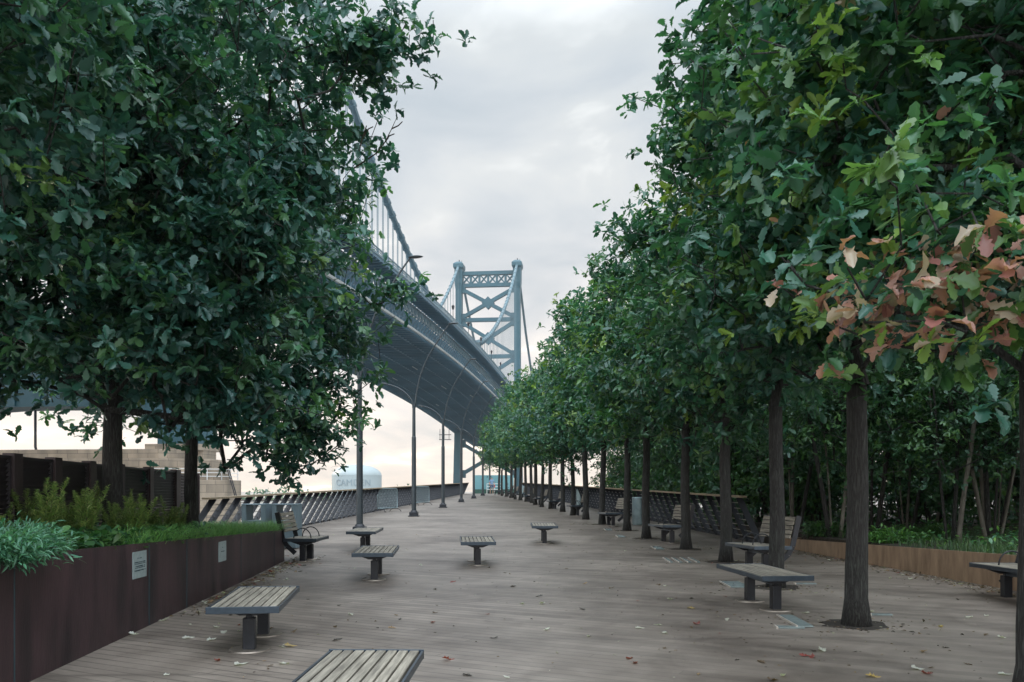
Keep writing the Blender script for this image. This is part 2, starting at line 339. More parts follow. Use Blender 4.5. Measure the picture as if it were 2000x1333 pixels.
def mat_stone():
    m, t, p = mat('coursed_granite'); lk = t.links.new
    tcn = nd('ShaderNodeTexCoord', t); sp = nd('ShaderNodeSeparateXYZ', t); lk(tcn.outputs['Object'], sp.inputs[0])
    ad = nd('ShaderNodeMath', t, operation='MULTIPLY_ADD'); ad.inputs[1].default_value = .6; lk(sp.outputs['Y'], ad.inputs[0]); lk(sp.outputs['X'], ad.inputs[2])
    cb = nd('ShaderNodeCombineXYZ', t); lk(ad.outputs[0], cb.inputs[0]); lk(sp.outputs['Z'], cb.inputs[1])
    br = nd('ShaderNodeTexBrick', t); br.inputs['Scale'].default_value = 1; br.inputs['Brick Width'].default_value = 1.9; br.inputs['Row Height'].default_value = .75; br.inputs['Mortar Size'].default_value = .02
    br.inputs['Color1'].default_value = (.27,.235,.19,1); br.inputs['Color2'].default_value = (.36,.31,.25,1); br.inputs['Mortar'].default_value = (.14,.12,.10,1)
    lk(cb.outputs[0], br.inputs['Vector'])
    n = nd('ShaderNodeTexNoise', t); n.inputs['Scale'].default_value = .9; n.inputs['Detail'].default_value = 8; mp = nd('ShaderNodeMapping', t); mp.inputs['Scale'].default_value = (1,1,.3)
    lk(tcn.outputs['Object'], mp.inputs[0]); lk(mp.outputs[0], n.inputs['Vector'])
    rp = nd('ShaderNodeValToRGB', t); rp.color_ramp.elements[0].position = .3; rp.color_ramp.elements[0].color = (.6,.6,.6,1); rp.color_ramp.elements[1].position = .65; rp.color_ramp.elements[1].color = (1.1,1.05,1,1)
    lk(n.outputs['Fac'], rp.inputs['Fac'])
    mxn = nd('ShaderNodeMix', t, data_type='RGBA', blend_type='MULTIPLY'); mxn.inputs[0].default_value = 1; lk(br.outputs['Color'], mxn.inputs[6]); lk(rp.outputs[0], mxn.inputs[7])
    lk(mxn.outputs[2], p.inputs['Base Color']); p.inputs['Roughness'].default_value = .85
    return m
M['stone'] = mat_stone()

# ------------------------------------------------------------------ leafy meshes with numpy
def build_np(name, verts, loops, starts, totals, tint, material, parent=None, smooth=False):
    me = bpy.data.meshes.new(name)
    me.vertices.add(len(verts)); me.vertices.foreach_set('co', verts.astype(np.float32).ravel())
    me.loops.add(len(loops)); me.loops.foreach_set('vertex_index', loops.astype(np.int32))
    me.polygons.add(len(starts)); me.polygons.foreach_set('loop_start', starts.astype(np.int32)); me.polygons.foreach_set('loop_total', totals.astype(np.int32))
    me.polygons.foreach_set('use_smooth', np.ones(len(starts), bool))
    me.update(calc_edges=True)
    a = me.attributes.new('tint', 'FLOAT_COLOR', 'POINT'); a.data.foreach_set('color', np.c_[tint, np.ones(len(tint))].astype(np.float32).ravel())
    me.materials.append(material)
    o = bpy.data.objects.new(name, me); C.objects.link(o)
    if parent: o.parent = parent
    return o

# template: list of verts (u across, v along 0..1, w up) and faces
def leaf_template(kind):
    if kind == 'oak':
        prof = [(.0,.012),(.14,.055),(.26,.16),(.335,.10),(.46,.24),(.54,.155),(.67,.295),(.76,.195),(.87,.20),(.96,.08)]
        k = 5                                        # split index (t=.53)
    elif kind == 'mid':
        prof = [(.0,.01),(.24,.15),(.35,.10),(.56,.25),(.70,.18),(.9,.15)]
        k = 3
    elif kind == 'far':
        prof = [(.0,.02),(.33,.15),(.6,.23),(.85,.14)]
        k = 2
    else:                                            # lance
        prof = [(.0,.01),(.25,.10),(.5,.12),(.78,.07)]
        k = 2
    bend = lambda t: -.22*(t-.35)**2*1.6+.0
    vs = [(0, 0, bend(0)), (0, prof[k][0], bend(prof[k][0])), (0, 1, bend(1))]
    fs = []
    for sgn in (-1, 1):
        base = len(vs)
        for (t, u) in prof: vs.append((sgn*u, t, bend(t)+.20*u + (.05*math.sin(t*19+sgn) if kind == 'oak' else 0)*u*3))
        lo = [0]+[base+i for i in range(0, k+1)]+[1]
        hi = [1]+[base+i for i in range(k, len(prof))]+[2]
        if sgn > 0: lo = lo[::-1]; hi = hi[::-1]
        fs += [lo, hi]
    return np.array(vs, float), fs
TPL = {k: leaf_template(k) for k in ('oak', 'mid', 'far', 'lance')}

def place_leaves(tpl, P, D, Nn, size, wid=1.0):
    """P base points, D directions, Nn approximate normals, size lengths -> verts, loops, starts, totals"""
    tv, tf = TPL[tpl]
    D = D/np.linalg.norm(D, axis=1, keepdims=True)
    X = np.cross(D, Nn); X /= np.maximum(np.linalg.norm(X, axis=1, keepdims=True), 1e-6)
    Z = np.cross(X, D)
    n = len(P); k = len(tv)
    rv = np.random.default_rng(n); curl = rv.uniform(-.6, 2.4, n)[:, None, None]; wid = wid*rv.uniform(.72, 1.12, n)[:, None, None]
    V = P[:, None]+size[:, None, None]*(tv[None, :, 0, None]*X[:, None]*wid+tv[None, :, 1, None]*D[:, None]+tv[None, :, 2, None]*Z[:, None]*curl)
    V = V.reshape(-1, 3)
    fl = np.concatenate([np.array(f) for f in tf]); tot = np.array([len(f) for f in tf])
    loops = (fl[None]+np.arange(n)[:, None]*k).ravel()
    totals = np.tile(tot, n); starts = np.concatenate([[0], np.cumsum(totals)[:-1]])
    return V, loops, starts, totals, k

def randn_dir(rng, n):
    d = rng.normal(size=(n, 3)); return d/np.linalg.norm(d, axis=1, keepdims=True)

GREEN = np.array([(.018,.052,.042),(.022,.066,.046),(.030,.080,.040),(.050,.115,.045),(.10,.17,.045)])
GP = [.30,.34,.22,.11,.03]
def pal(rng, n, cols=GREEN, p=GP, jit=.22):
    c = cols[rng.choice(len(cols), n, p=p)]
    return c*(1+rng.uniform(-jit, jit, (n, 1)))*(1+rng.uniform(-.06, .06, (n, 3)))

def grow(rng, root, fork_z, ells, n_tips, gaps=.25, sh=.55, trunk_top=None, twist=0.3):
    """tips spread through the ellipsoids, each joined to the nearest existing node nearer the trunk"""
    ells = np.array(ells, float)
    vol = ells[:, 3]*ells[:, 4]*ells[:, 5]; vol = vol**.75; vol /= vol.sum()
    tips = []
    fr = rng.uniform(-1, 1, (5, 3))*1.7; ph = rng.uniform(0, 6.28, 5)
    while len(tips) < n_tips:
        e = ells[rng.choice(len(ells), p=vol)]
        d = rng.normal(size=3); d /= np.linalg.norm(d)
        rr = rng.uniform(0, 1)**sh*(1+.12*np.sin(d@fr[0]*2.6+ph[0])+.10*np.sin(d@fr[1]*4.5+ph[1])+.07*np.sin(d@fr[2]*8+ph[2]))
        if rng.random() < .03: rr *= 1.14
        q = e[:3]+d*e[3:6]*rr
        g = np.sin(fr@q+ph).sum()/5
        if g < -.35+gaps*.6 - .6*(1-gaps) + rng.uniform(-.1,.1): continue
        lay = np.sin(6.283*(q[2]+.30*math.hypot(q[0]-root[0], q[1]-root[1]))/.95+1.6*np.sin(q[0]*.9+ph[3])+1.6*np.sin(q[1]*.9+ph[4]))
        if lay < -.25 and rr > .45 and rng.random() < .75: continue
        q = q+rng.normal(size=3)*.08
        tips.append(q)
    tips = np.array(tips)
    top = trunk_top or max(e[2] for e in ells)+.2*max(e[5] for e in ells)
    nz = max(3, int((top-fork_z)/.35))
    cx = [root[0]+ .06*math.sin(i*1.7+twist*9) for i in range(nz)]
    nodes = [np.array([cx[i], root[1]+.06*math.cos(i*1.3+twist*5), fork_z+(top-fork_z)*i/(nz-1)]) for i in range(nz)]
    par = [-1]+list(range(nz-1))
    axis = lambda q: math.hypot(q[0]-root[0], q[1]-root[1])
    order = np.argsort([axis(t)+.3*abs(t[2]-fork_z) for t in tips])
    NA = np.array(nodes)
    is_tip = []
    for oi in order:
        t = tips[oi]; d = NA-t; dist = np.sqrt((d**2).sum(1))
        pen = dist+np.maximum(0, NA[:, 2]-t[2]+.25*dist)*1.2          # prefer nodes below
        j = int(np.argmin(pen)); seg = dist[j]
        m = max(1, int(seg/.45)); last = j
        a = NA[j]; 
        new = []
        for s in range(1, m+1):
            f = s/m; q = a+(t-a)*f
            q = q+np.array([0, 0, .12*seg*math.sin(math.pi*f)])+ (rng.normal(size=3)*.03*seg if s < m else 0)
            new.append(q); par.append(last); last = len(par)-1
        NA = np.vstack([NA, new])
        is_tip.append(last)
    return NA, np.array(par), np.array(is_tip)

def branch_mesh(NA, par, rtrunk, name, parent, rmin=.006, nside=5, minr=0):
    n = len(NA); cnt = np.zeros(n); child = np.zeros(n)
    for i in range(n-1, -1, -1):
        if cnt[i] == 0: cnt[i] = 1
        if par[i] >= 0: cnt[par[i]] += cnt[i]
    R = rmin*cnt**.42; R = np.minimum(R*(rtrunk/max(R[0], 1e-6) if R[0] > rtrunk else 1), rtrunk)
    mb = MB()
    for i in range(n):
        if par[i] < 0: continue
        if R[i] < minr: continue
        ns = 8 if R[i] > .04 else (5 if R[i] > .012 else 3)
        rp = min(R[par[i]], R[i]*1.35)
        mb.tube([NA[par[i]], NA[i]], [rp, R[i]], ns, cap=False)
    return mb.build(name, M['bark'], parent, smooth=True)

def tip_leaves(rng, NA, par, tips, ells, per, size, tpl, spread=.2, cols=GREEN, p=GP, extra=None, root=(0,0)):
    T = NA[tips]; A = T-NA[par[tips]]; A /= np.maximum(np.linalg.norm(A, axis=1, keepdims=True), 1e-6)
    # extra leafing points along the shoots
    k = per
    whorl = rng.integers(0, 3, (len(T), k))                         # three whorls back along the shoot
    n = len(T)*k
    A2 = np.repeat(A, k, 0)*.6+np.array([0, 0, .45]); A2 += rng.normal(size=(n, 3))*.45
    A2 /= np.linalg.norm(A2, axis=1, keepdims=True)
    # the same jitter inside one whorl
    offs = rng.normal(size=(len(T), 3, 3))*spread; offs[:, 0] *= .25
    O = offs[np.arange(len(T))[:, None], whorl].reshape(-1, 3)
    P = np.repeat(T, k, 0)+O+rng.normal(size=(n, 3))*.015
    rad = randn_dir(rng, n); rad -= A2*(rad*A2).sum(1, keepdims=True); rad /= np.linalg.norm(rad, axis=1, keepdims=True)
    D = rad*.85+A2*rng.uniform(.0, .6, (n, 1)); D[:, 2] -= rng.uniform(.0, .55, n)
    Nn = A2+np.array([0, 0, .5])+rng.normal(size=(n, 3))*.3
    s = size*rng.uniform(.62, 1.18, n)
    V, lo, st, to, kk = place_leaves(tpl, P, D, Nn, s)
    # colour: per tip base tone + leaf jitter
    tt = pal(rng, len(T), cols, p, .18); tint = np.repeat(tt, k, 0)*(1+rng.uniform(-.22, .22, (n, 1)))
    if extra is not None: tint = extra(rng, P, tint)
    tint = np.repeat(tint, kk, 0)
    return V, lo, st, to, tint

def trunk_mesh(base, top, r0, r1, name, parent, lean=0, n=14, seed=0, flare=1.35, bark='bark'):
    rnd = random.Random(seed); pts = []; rad = []
    K = 9
    for i in range(K+1):
        f = i/K; p = Vector(base).lerp(Vector(top), f)
        p += Vector((math.sin(f*4+seed), math.cos(f*3.1+seed*2), 0))*.022*math.sin(math.pi*f)
        pts.append(p); rad.append((r0*(1-f)+r1*f)*(1+(flare-1)*max(0, 1-f*9)**1.5)*(1+rnd.uniform(-.025,.025)))
    pts[0].z -= .02
    mb = MB(); mb.tube(pts, rad, n)
    return mb.build(name, M[bark], parent, smooth=True)

def make_tree(name, x, y, z, r, ells, n_tips, per, size, tpl, seed, fork=2.2, top=None, label='', cat='tree', group=None, gaps=.25, sh=.55, minr=0, cols=GREEN, p=GP, extra=None, lean=(0,0), spread=.2, rtop=.6):
    """ells relative to the tree's base"""
    rng = np.random.default_rng(seed)
    e = empty(name, (x, y, z)); tag(e, label, cat, group)
    tr = trunk_mesh((0,0,0), (lean[0], lean[1], fork+.05), r, r*.82, 'trunk', e, seed=seed)
    NA, par, tips = grow(rng, (lean[0], lean[1]), fork, ells, n_tips, gaps, sh, top, twist=seed*.37)
    br = branch_mesh(NA, par, r*.8, 'limbs', tr, minr=minr)
    V, lo, st, to, tint = tip_leaves(rng, NA, par, tips, ells, per, size, tpl, spread, cols, p, (lambda R_, P, t: extra(R_, P+np.array([x, y, z]), t)) if extra else None)
    build_np('crown', V, lo, st, to, tint, M['leaf'], e)
    return e

# ------------------------------------------------------------------ setting: water, deck, banks
mb = MB(); mb.add([(-9000,-800,-6),(9000,-800,-6),(9000,14000,-6),(-9000,14000,-6)], [(0,1,2,3)])
tag(mb.build('water', M['water']), kind='structure')
# deck outline follows the two rails
Lr = lambda Y: -8.0+.0324*Y            # left rail foot
Rr = lambda Y: 6.05-.0655*(Y-21.4)
END = 93.0
pl = [(-8.6,-8),(9.5,-8),(9.0,12),(6.6,19.4),(6.3,20.5),(Rr(30)+.25,30),(Rr(60)+.25,60),(Rr(END)+.25,END),(Lr(END)-.25,END),(Lr(40)-.25,40),(Lr(10)-.25,10)]
mb = MB(); mb.prism(pl, lambda p: dz(p[1])-.6, lambda p: dz(p[1]))
tag(mb.build('deck', M['deck']), kind='structure')
# planted ground to the right of the deck
poly = [(7.42,-6),(7.40,8),(7.28,11.6),(6.76,16.4),(6.46,19.4),(6.95,20.75),(6.6,30),(5.2,52),(30,60),(42,20),(42,-6)]
def zr(p): return .62 if p[1] < 21 else .45
me = MB(); me.prism(poly, -6.5, lambda p: zr(p))
tag(me.build('planted_ground', M['soil']), kind='structure')
# soil behind the left planter wall
wall_pts = [(-3.55,3.6),(-3.66,5.2),(-3.80,6.9),(-3.92,9.0),(-4.06,11.5),(-4.22,14.2),(-4.42,16.9)]
def wz(y): return 1.10-(y-7.08)*.0252      # top of the corten wall, falls away from the camera
poly = [(a-.06, b) for a, b in wall_pts]+[(-5.0,18.1),(-6.6,19.2),(-7.3,19.9),(-6.2,13.5),(-5.95,9),(-6.6,3),(-9,-6),(-3.6,-6)]
me = MB(); me.prism(poly, -.05, lambda p: wz(max(p[1], 2))-.10)
tag(me.build('planter_soil', M['soil']), kind='structure')

# left planter wall: corten plates, curved round its far end
w = empty('planter_wall', (0, 0, 0)); tag(w, 'dark brown weathered steel retaining wall of the left planting bed', 'retaining wall')
path = [(-3.5,-4)]+wall_pts+[(-4.62,17.6),(-5.0,18.12),(-5.8,18.7),(-6.7,19.25)]
mb = MB()
for (a, b) in zip(path[:-1], path[1:]):
    d = Vector((b[0]-a[0], b[1]-a[1], 0)); nrm = Vector((d.y, -d.x, 0)).normalized()
    t = .035
    q = [Vector((a[0], a[1], 0)), Vector((b[0], b[1], 0))]
    vs = []
    for p_ in q:
        for s in (0, -t):
            pp = p_+nrm*s
            vs += [(pp.x, pp.y, dz(pp.y)-.02), (pp.x, pp.y, wz(max(p_.y, 2)))]
    mb.add(vs, [(0,1,5,4),(2,6,7,3),(1,3,7,5),(0,2,3,1),(4,5,7,6)])
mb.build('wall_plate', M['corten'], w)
mb = MB()
for yy in (4.2, 6.6, 9.46, 10.75, 13.4, 15.9):
    import bisect
    i = max(0, bisect.bisect([p_[1] for p_ in wall_pts], yy)-1); i = min(i, len(wall_pts)-2)
    a, b = wall_pts[i], wall_pts[i+1]; f = (yy-a[1])/(b[1]-a[1]); xx = a[0]+(b[0]-a[0])*f
    mb.box((xx+.001, yy, (dz(yy)+wz(yy))/2), (.007, .012, wz(yy)-dz(yy)-.01))
mb.build('plate_joint', M['text'], w)

# right low planter wall
w2 = empty('low_planter_wall', (0, 0, 0)); tag(w2, 'low tan-lit rusty steel edging of the wooded bed on the right', 'retaining wall')
rp_ = [(7.35,-4,.80),(7.32,8,.76),(7.16,12.4,.69),(6.65,16.4,.60),(6.37,19.4,.53),(6.38,20.4,.52),(6.9,20.7,.50)]
mb = MB()
for a, b in zip(rp_[:-1], rp_[1:]):
    d = Vector((b[0]-a[0], b[1]-a[1], 0)); nrm = Vector((d.y, -d.x, 0)).normalized()
    vs = []
    for q in (a, b):
        for s in (0, .05):
            vs += [(q[0]+nrm.x*s, q[1]+nrm.y*s, dz(q[1])-.02), (q[0]+nrm.x*s, q[1]+nrm.y*s, q[2])]
    mb.add(vs, [(0,4,5,1),(2,3,7,6),(1,5,7,3),(0,1,3,2),(4,6,7,5)])
mb.build('wall_plate', M['corten_lit'], w2)

# ------------------------------------------------------------------ wall plaques
def wall_x(yy):
    for a, b in zip(wall_pts[:-1], wall_pts[1:]):
        if a[1] <= yy <= b[1]: return a[0]+(b[0]-a[0])*(yy-a[1])/(b[1]-a[1])
def plaque(y0, y1, z0, z1, label, rows):
    a = Vector((wall_x(y0), y0, 0)); b = Vector((wall_x(y1), y1, 0)); d = (b-a).normalized(); nrm = Vector((d.y, -d.x, 0))
    c = (a+b)/2; w_ = (b-a).length
    e = empty('wall_plaque', (c.x+nrm.x*.006, c.y+nrm.y*.006, (z0+z1)/2), math.atan2(d.y, d.x)); tag(e, label, 'sign', 'plaques on the planter wall')
    h = z1-z0
    mb = MB(); mb.box((0, 0, 0), (w_, .01, h)); mb.build('plate', M['sign'], e)
    rnd = random.Random(3)
    for (cx_, cz_, ww, hh) in rows:
        mb = MB()
        n = max(2, int(ww*w_/(hh*h*.8)))                       # tiny unreadable characters
        x0 = (cx_-ww/2)*w_
        for i in range(n):
            xw = ww*w_/n
            k = rnd.random()
            if k < .12: continue
            mb.box((x0+xw*(i+.35), -.0062, cz_*h+(rnd.random()-.5)*.1*hh*h), (xw*.55, .0015, hh*h*(.7+.3*rnd.random())))
        o_ = mb.build('lettering', M['text'], e)
k1 = gp(257, 1210); k2 = gp(283, 1197)
plaque(8.98, 9.36, .69, .968, 'larger pale metal plaque with three lines of lettering on the brown wall, nearer the camera', [(.03,.25,.22,.035),(-.16,.25,.05,.06),(0,.10,.8,.045),(0,.04,.8,.03),(0,-.05,.72,.045),(0,-.11,.72,.03),(0,-.21,.8,.05)])
plaque(12.14, 12.52, .61, .89, 'smaller pale metal plaque with one short line of lettering farther along the brown wall', [(0,.2,.1,.06),(0,.0,.5,.04)])

# ------------------------------------------------------------------ fence behind the left bed
fpx = [-60, 25, 105, 174, 232, 290, 343]
def fpt(px):
    k = (px-1000)/1700+.1415
    Y = -4.27/k; return Vector((-5.6-.1415*(Y-9.4), Y, 0))
fe = empty('louvre_fence', (0, 0, 0)); tag(fe, 'dark brown steel fence with horizontal louvre panels behind the left planting', 'fence')
P = [fpt(p_) for p_ in fpx]; ZT = 2.02
for i, p_ in enumerate(P):
    d = (P[min(i+1, len(P)-1)]-P[max(i-1, 0)]).normalized(); R = Matrix.Rotation(math.atan2(d.y, d.x), 3, 'Z')
    mb = MB(); mb.box((p_.x, p_.y, ZT/2+.22), (.24 if i < 6 else .36, .13, ZT-.42), R); mb.build('post', M['fence_post'], fe, bevel=.006)
for a, b in zip(P[:-1], P[1:]):
    d = (b-a); l = d.length; d.normalize(); R = Matrix.Rotation(math.atan2(d.y, d.x), 3, 'Z')
    nrm = Vector((d.y, -d.x, 0)); mb = MB()
    RT = R @ Matrix.Rotation(math.radians(38), 3, 'X')
    z = .55
    while z < ZT-.06:
        mb.box(((a+b)/2)+Vector((0, 0, z)), (l-.24, .006, .062), RT); z += .052
    for s in (.14, l-.14):
        q = a+d*s; mb.box((q.x, q.y, 1.25), (.03, .07, 1.48), R)
    mb.box(((a+b)/2)+Vector((0, 0, ZT-.035)), (l-.24, .07, .03), R)
    mb.build('louvre_panel', M['fence'], fe)
# perforated gate panel and its end post
a = P[-1]+Vector((-.03, .2, 0)); b = Vector((-7.35, 20.3, 0)); d = (b-a); l = d.length; d.normalize(); R = Matrix.Rotation(math.atan2(d.y, d.x), 3, 'Z')
mb = MB(); mb.box((b.x, b.y, ZT/2+.2), (.16, .12, ZT-.4), R); mb.build('post', M['fence_post'], fe, bevel=.006)
mb = MB()
nx = int(l/.07); nz = int((ZT-.55)/.06)
for i in range(nx+1):
    mb.bar(a+d*(i*.07)+Vector((0,0,.5)), a+d*(i*.07)+Vector((0,0,ZT-.05)), .022, .01, up=Vector((d.y,-d.x,0)))
for j in range(nz+1):
    mb.bar(a+Vector((0,0,.5+j*.06)), b+Vector((0,0,.5+j*.06)), .01, .022)
mb.build('perforated_panel', M['fence'], fe)

# ------------------------------------------------------------------ railings
def railing(name, label, foot, y0, y1, lat, along, seed, kmax):
    e = empty(name, (0, 0, 0)); tag(e, label, 'railing', 'slanted-fin railings along the pier')
    H = 1.13; sp_ = .86
    fins = []
    y = y0
    while y < y1: fins.append(y); y += sp_
    def fin(mb, y):
        a = Vector((foot(y), y, dz(y)+.0)); b = Vector((foot(y+along)+lat, min(y+along, y1), dz(y+along)+H))
        mb.bar(a, b, .15, .02, up=Vector((0, 1, 0)).cross(b-a).normalized().cross(Vector((0,0,1))) if False else Vector((0,1,0)))
    for y in fins[:kmax]:
        mb = MB(); fin(mb, y); mb.build('fin', M['steel_dark'], e)
    if fins[kmax:]:
        mb = MB()
        for y in fins[kmax:]: fin(mb, y)
        o = mb.build('fins', M['steel_dark'], e); o['kind'] = 'stuff'
    mb = MB()
    for k in range(1, 8):
        f = k/8.0; n = 24
        pts = [Vector((foot(y0+(y1-y0)*i/n)+lat*f, y0+along*f+(y1-y0-along*f)*i/n, dz(y0+(y1-y0)*i/n)+H*f)) for i in range(n+1)]
        mb.tube(pts, .009, 5)
    mb.build('wires', M['wire'], e)
    mb = MB(); n = 30
    pts = [Vector((foot(y0+(y1-y0)*i/n)+lat*1.0, y0+along*.55+(y1-y0-along*.55)*i/n, dz(y0+(y1-y0)*i/n)+H+.02)) for i in range(n+1)]
    for a, b in zip(pts[:-1], pts[1:]): mb.bar(a, b, .20, .045)
    mb.build('top_rail', M['rail_cap'], e)
    mb = MB()
    pts = [Vector((foot(y0+(y1-y0)*i/n), y0+(y1-y0)*i/n, dz(y0+(y1-y0)*i/n)+.03)) for i in range(n+1)]
    for a, b in zip(pts[:-1], pts[1:]): mb.bar(a, b, .05, .06)
    mb.build('bottom_rail', M['steel_dark'], e)
    return e
railing('left_railing'.replace('left_',''), 'long dark railing with wooden cap on the river side at left', Lr, 19.3, END-1.5, .42, .9, 1, 80)
railing('railing', 'dark railing with tan cap behind the row of oaks at right', Rr, 21.2, END-1.5, -.36, .55, 2, 80)
# ------------------------------------------------------------------ benches
def bench_base(Ln=1.52, back=False, ly=.40, ay=.26):
    """origin at floor centre, length along Y (1.52), width along X (.64), seat top .45"""
    e = empty('bench', (0, 0, 0))
    Wd, H = .64, .45
    n = 8; sw = (Wd-.05)/n
    mb = MB()
    for i in range(n):
        x = -Wd/2+.025+sw*(i+.5)
        mb.box((x, 0, H-.018), (sw-.014, Ln-.036, .034))
    mb.build('seat', M['slat'], e, bevel=.004)
    mb = MB()
    for s in (-1, 1):
        mb.box((0, s*(Ln/2-.009), H-.028), (Wd, .018, .062))
        mb.box((s*(Wd/2-.009), 0, H-.03), (.018, Ln-.036, .05))
    mb.build('edge_frame', M['edge'], e, bevel=.003)
    for s in (-1, 1):
        y = s*ly
        mb = MB()                                            # tapered cantilever bracket
        v = []
        for dy in (-.03, .03):
            v += [(-Wd/2+.05, y+dy, H-.06), (Wd/2-.05, y+dy, H-.06), (.09, y+dy, H-.125), (-.09, y+dy, H-.125)]
        mb.add(v, [(0,1,2,3),(7,6,5,4),(0,4,5,1),(1,5,6,2),(2,6,7,3),(3,7,4,0)])
        mb.build('bracket', M['steel_dark'], e)
        mb = MB(); mb.box((0, y, .155), (.11, .11, .295)); mb.box((0, y, .315), (.06, .06, .05))
        lg = mb.build('leg', M['steel_dark'], e, bevel=.006)
        mb = MB(); mb.cyl((0, y, 0), .19, .012, 28, .185); pl_ = mb.build('base_plate', M['plate'], lg)
    mb = MB(); mb.box((0, 0, .335), (.05, ly*1.8, .07)); mb.build('stretcher', M['edge'], e)
    if back:
        # backrest on the -X side, seat faces +X
        mb = MB(); th = math.radians(15)
        d = Vector((-math.sin(th), 0, math.cos(th))); o = Vector((-Wd/2+.02, 0, H+.11))
        R = Matrix.Rotation(-th, 3, 'Y')
        for i in range(5):
            c = o+d*(.045+i*.078)
            mb.box(c, (.022, Ln-.10, .064), R)
        mb.build('backrest', M['slat'], e, bevel=.004)
        for s in (-1, 1):
            mb = MB(); y = s*(Ln/2-.03)
            pts = [(-Wd/2+.22, y, H-.28), (-Wd/2+.06, y, H-.14), (-Wd/2-.02, y, H), (-Wd/2-.055, y, H+.14), (-Wd/2-.135, y, H+.50)]
            for a, b in zip(pts[:-1], pts[1:]): mb.bar(a, b, .025, .085, up=Vector((1, 0, .2)))
            mb.build('back_support', M['steel_dark'], e)
            mb = MB(); y = s*ay
            arc = [(.02+.17*math.cos(a)-.02, y, H+.19*math.sin(a)) for a in [math.pi*k/12 for k in range(13)]]
            mb.tube(arc, .0105, 8); mb.build('armrest', M['steel_dark'], e, smooth=True)
    return e
flat = bench_base(); flat.name = 'flat_bench'
backed = bench_base(back=True); backed.name = 'backed_bench'
chair = bench_base(Ln=.86, back=True, ly=.23, ay=.27); chair.name = 'backed_chair'
used = set()
def put_bench(src, x, y, rz, label, group):
    if src.name in used: o = copy_tree(src)
    else: o = src; used.add(src.name)
    o.location = (x, y, dz(y)); o.rotation_euler = (SL, 0, rz); tag(o, label, 'bench', group); return o
GF = 'backless slatted benches on the deck'; GB = 'slatted benches with backrests beside the trees'
put_bench(flat, -.93, 5.10, math.radians(-1.5), 'backless slatted bench cropped by the bottom edge of the photo', GF)
put_bench(flat, -2.50, 8.53, math.radians(7), 'backless slatted bench nearest the brown planter wall at left', GF)
put_bench(flat, -2.20, 14.15, math.radians(4), 'backless bench in front of another one, right of the backed bench', GF)
put_bench(flat, -3.30, 19.6, math.radians(2), 'backless bench standing right beside the foot of the nearest lamp post', GF)
put_bench(flat, -.66, 16.5, math.radians(4), 'backless bench alone in the middle of the walkway', GF)
put_bench(flat, .80, 21.8, math.radians(0), 'farthest backless bench, right of the walkway centre', GF)
put_bench(flat, 3.16, 11.0, math.radians(7), 'backless bench in front of the second oak trunk at right', GF)
put_bench(chair, -4.02, 17.05, math.radians(-4), 'short backed seat with hoop arms at the rounded end of the brown planter wall', GB)
R180 = math.pi
rb = [(4.28,15.2,'backed bench between the third and fourth oak trunks from the right'),(3.90,21.8,'backed bench just right of the near round litter bin'),
      (3.35,29.5,'backed bench just left of the near round litter bin'),(2.78,37.6,'backed bench in front of the far round litter bin'),
      (2.20,45.4,'fifth backed bench of the right row counting from the camera'),(1.68,52.2,'sixth backed bench of the right row counting from the camera'),
      (1.12,59,'seventh backed bench of the right row counting from the camera'),(.60,65.5,'eighth backed bench of the right row counting from the camera'),
      (.08,72.3,'ninth backed bench of the right row counting from the camera'),(-.38,78.5,'last backed bench of the right row')]
for x, y, lb in rb: put_bench(backed, x, y, R180+math.radians(4.5), lb, GB)
put_bench(backed, 6.66, 11.35, R180+math.radians(-2), 'backed bench at the far right edge by the tan wall', GB)
put_bench(flat, -1.25, 84.6, math.radians(92), 'tiny backless bench across the far end of the walkway', GF)

# ------------------------------------------------------------------ litter bins
def square_bin(x, y, rz, label, sticker):
    e = empty('litter_bin', (x, y, dz(y)), rz); tag(e, label, 'litter bin', 'grey litter bins behind the planter')
    w_, d_, h_ = .56, .42, 1.02
    mb = MB(); mb.box((0, 0, .34), (w_-.02, d_-.02, .62)); mb.build('bin_body', M['bin'], e, bevel=.01)
    mb = MB()
    for s in (-1, 1): mb.box((s*(w_/2-.055), 0, .52), (.11, d_, h_-.02))
    mb.box((0, 0, h_-.012), (w_+.012, d_+.012, .03))
    mb.build('surround', M['bin'], e, bevel=.012)
    if sticker:
        mb = MB(); mb.box((-.03, -d_/2-.002, .50), (.17, .004, .20)); s_ = mb.build('sticker', M['sign'], e)
        mb = MB()
        ring = [(-.03+.045*math.cos(a), -d_/2-.006, .53+.045*math.sin(a)) for a in [math.pi*2*k/20 for k in range(21)]]
        mb.tube(ring, .006, 5); mb.box((-.03, -d_/2-.006, .53), (.05, .004, .012)); mb.build('ring_mark', M['text'], s_)
square_bin(-5.83, 19.9, math.radians(-6), 'grey metal litter bin with a round mark, half hidden behind the planter grass', True)
square_bin(-5.14, 19.9, math.radians(-6), 'plain grey metal litter bin directly behind the backed bench', False)
def round_bin(x, y, label, r=.22, h=.97):
    e = empty('round_litter_bin', (x, y, dz(y))); tag(e, label, 'litter bin', 'round grey litter bins by the right railing')
    mb = MB(); mb.cyl((0,0,.03), r, h-.09, 28); mb.cyl((0,0,0), r*.9, .03, 28); mb.build('bin_body', M['galv'], e, smooth=False)
    mb = MB(); mb.cyl((0,0,h-.06), r*1.05, .045, 28, r*.98); mb.cyl((0,0,h-.018), r*.6, .006, 20); mb.build('lid', M['galv'], e)
    mb = MB(); mb.cyl((0,0,h-.075), r*1.005, .015, 28); mb.build('rim_shadow_ring', M['steel_dark'], e)  # solid dark ring stands in for the shade under the lid
round_bin(4.36, 30.0, 'pale round litter bin nearest the camera in front of the right railing')
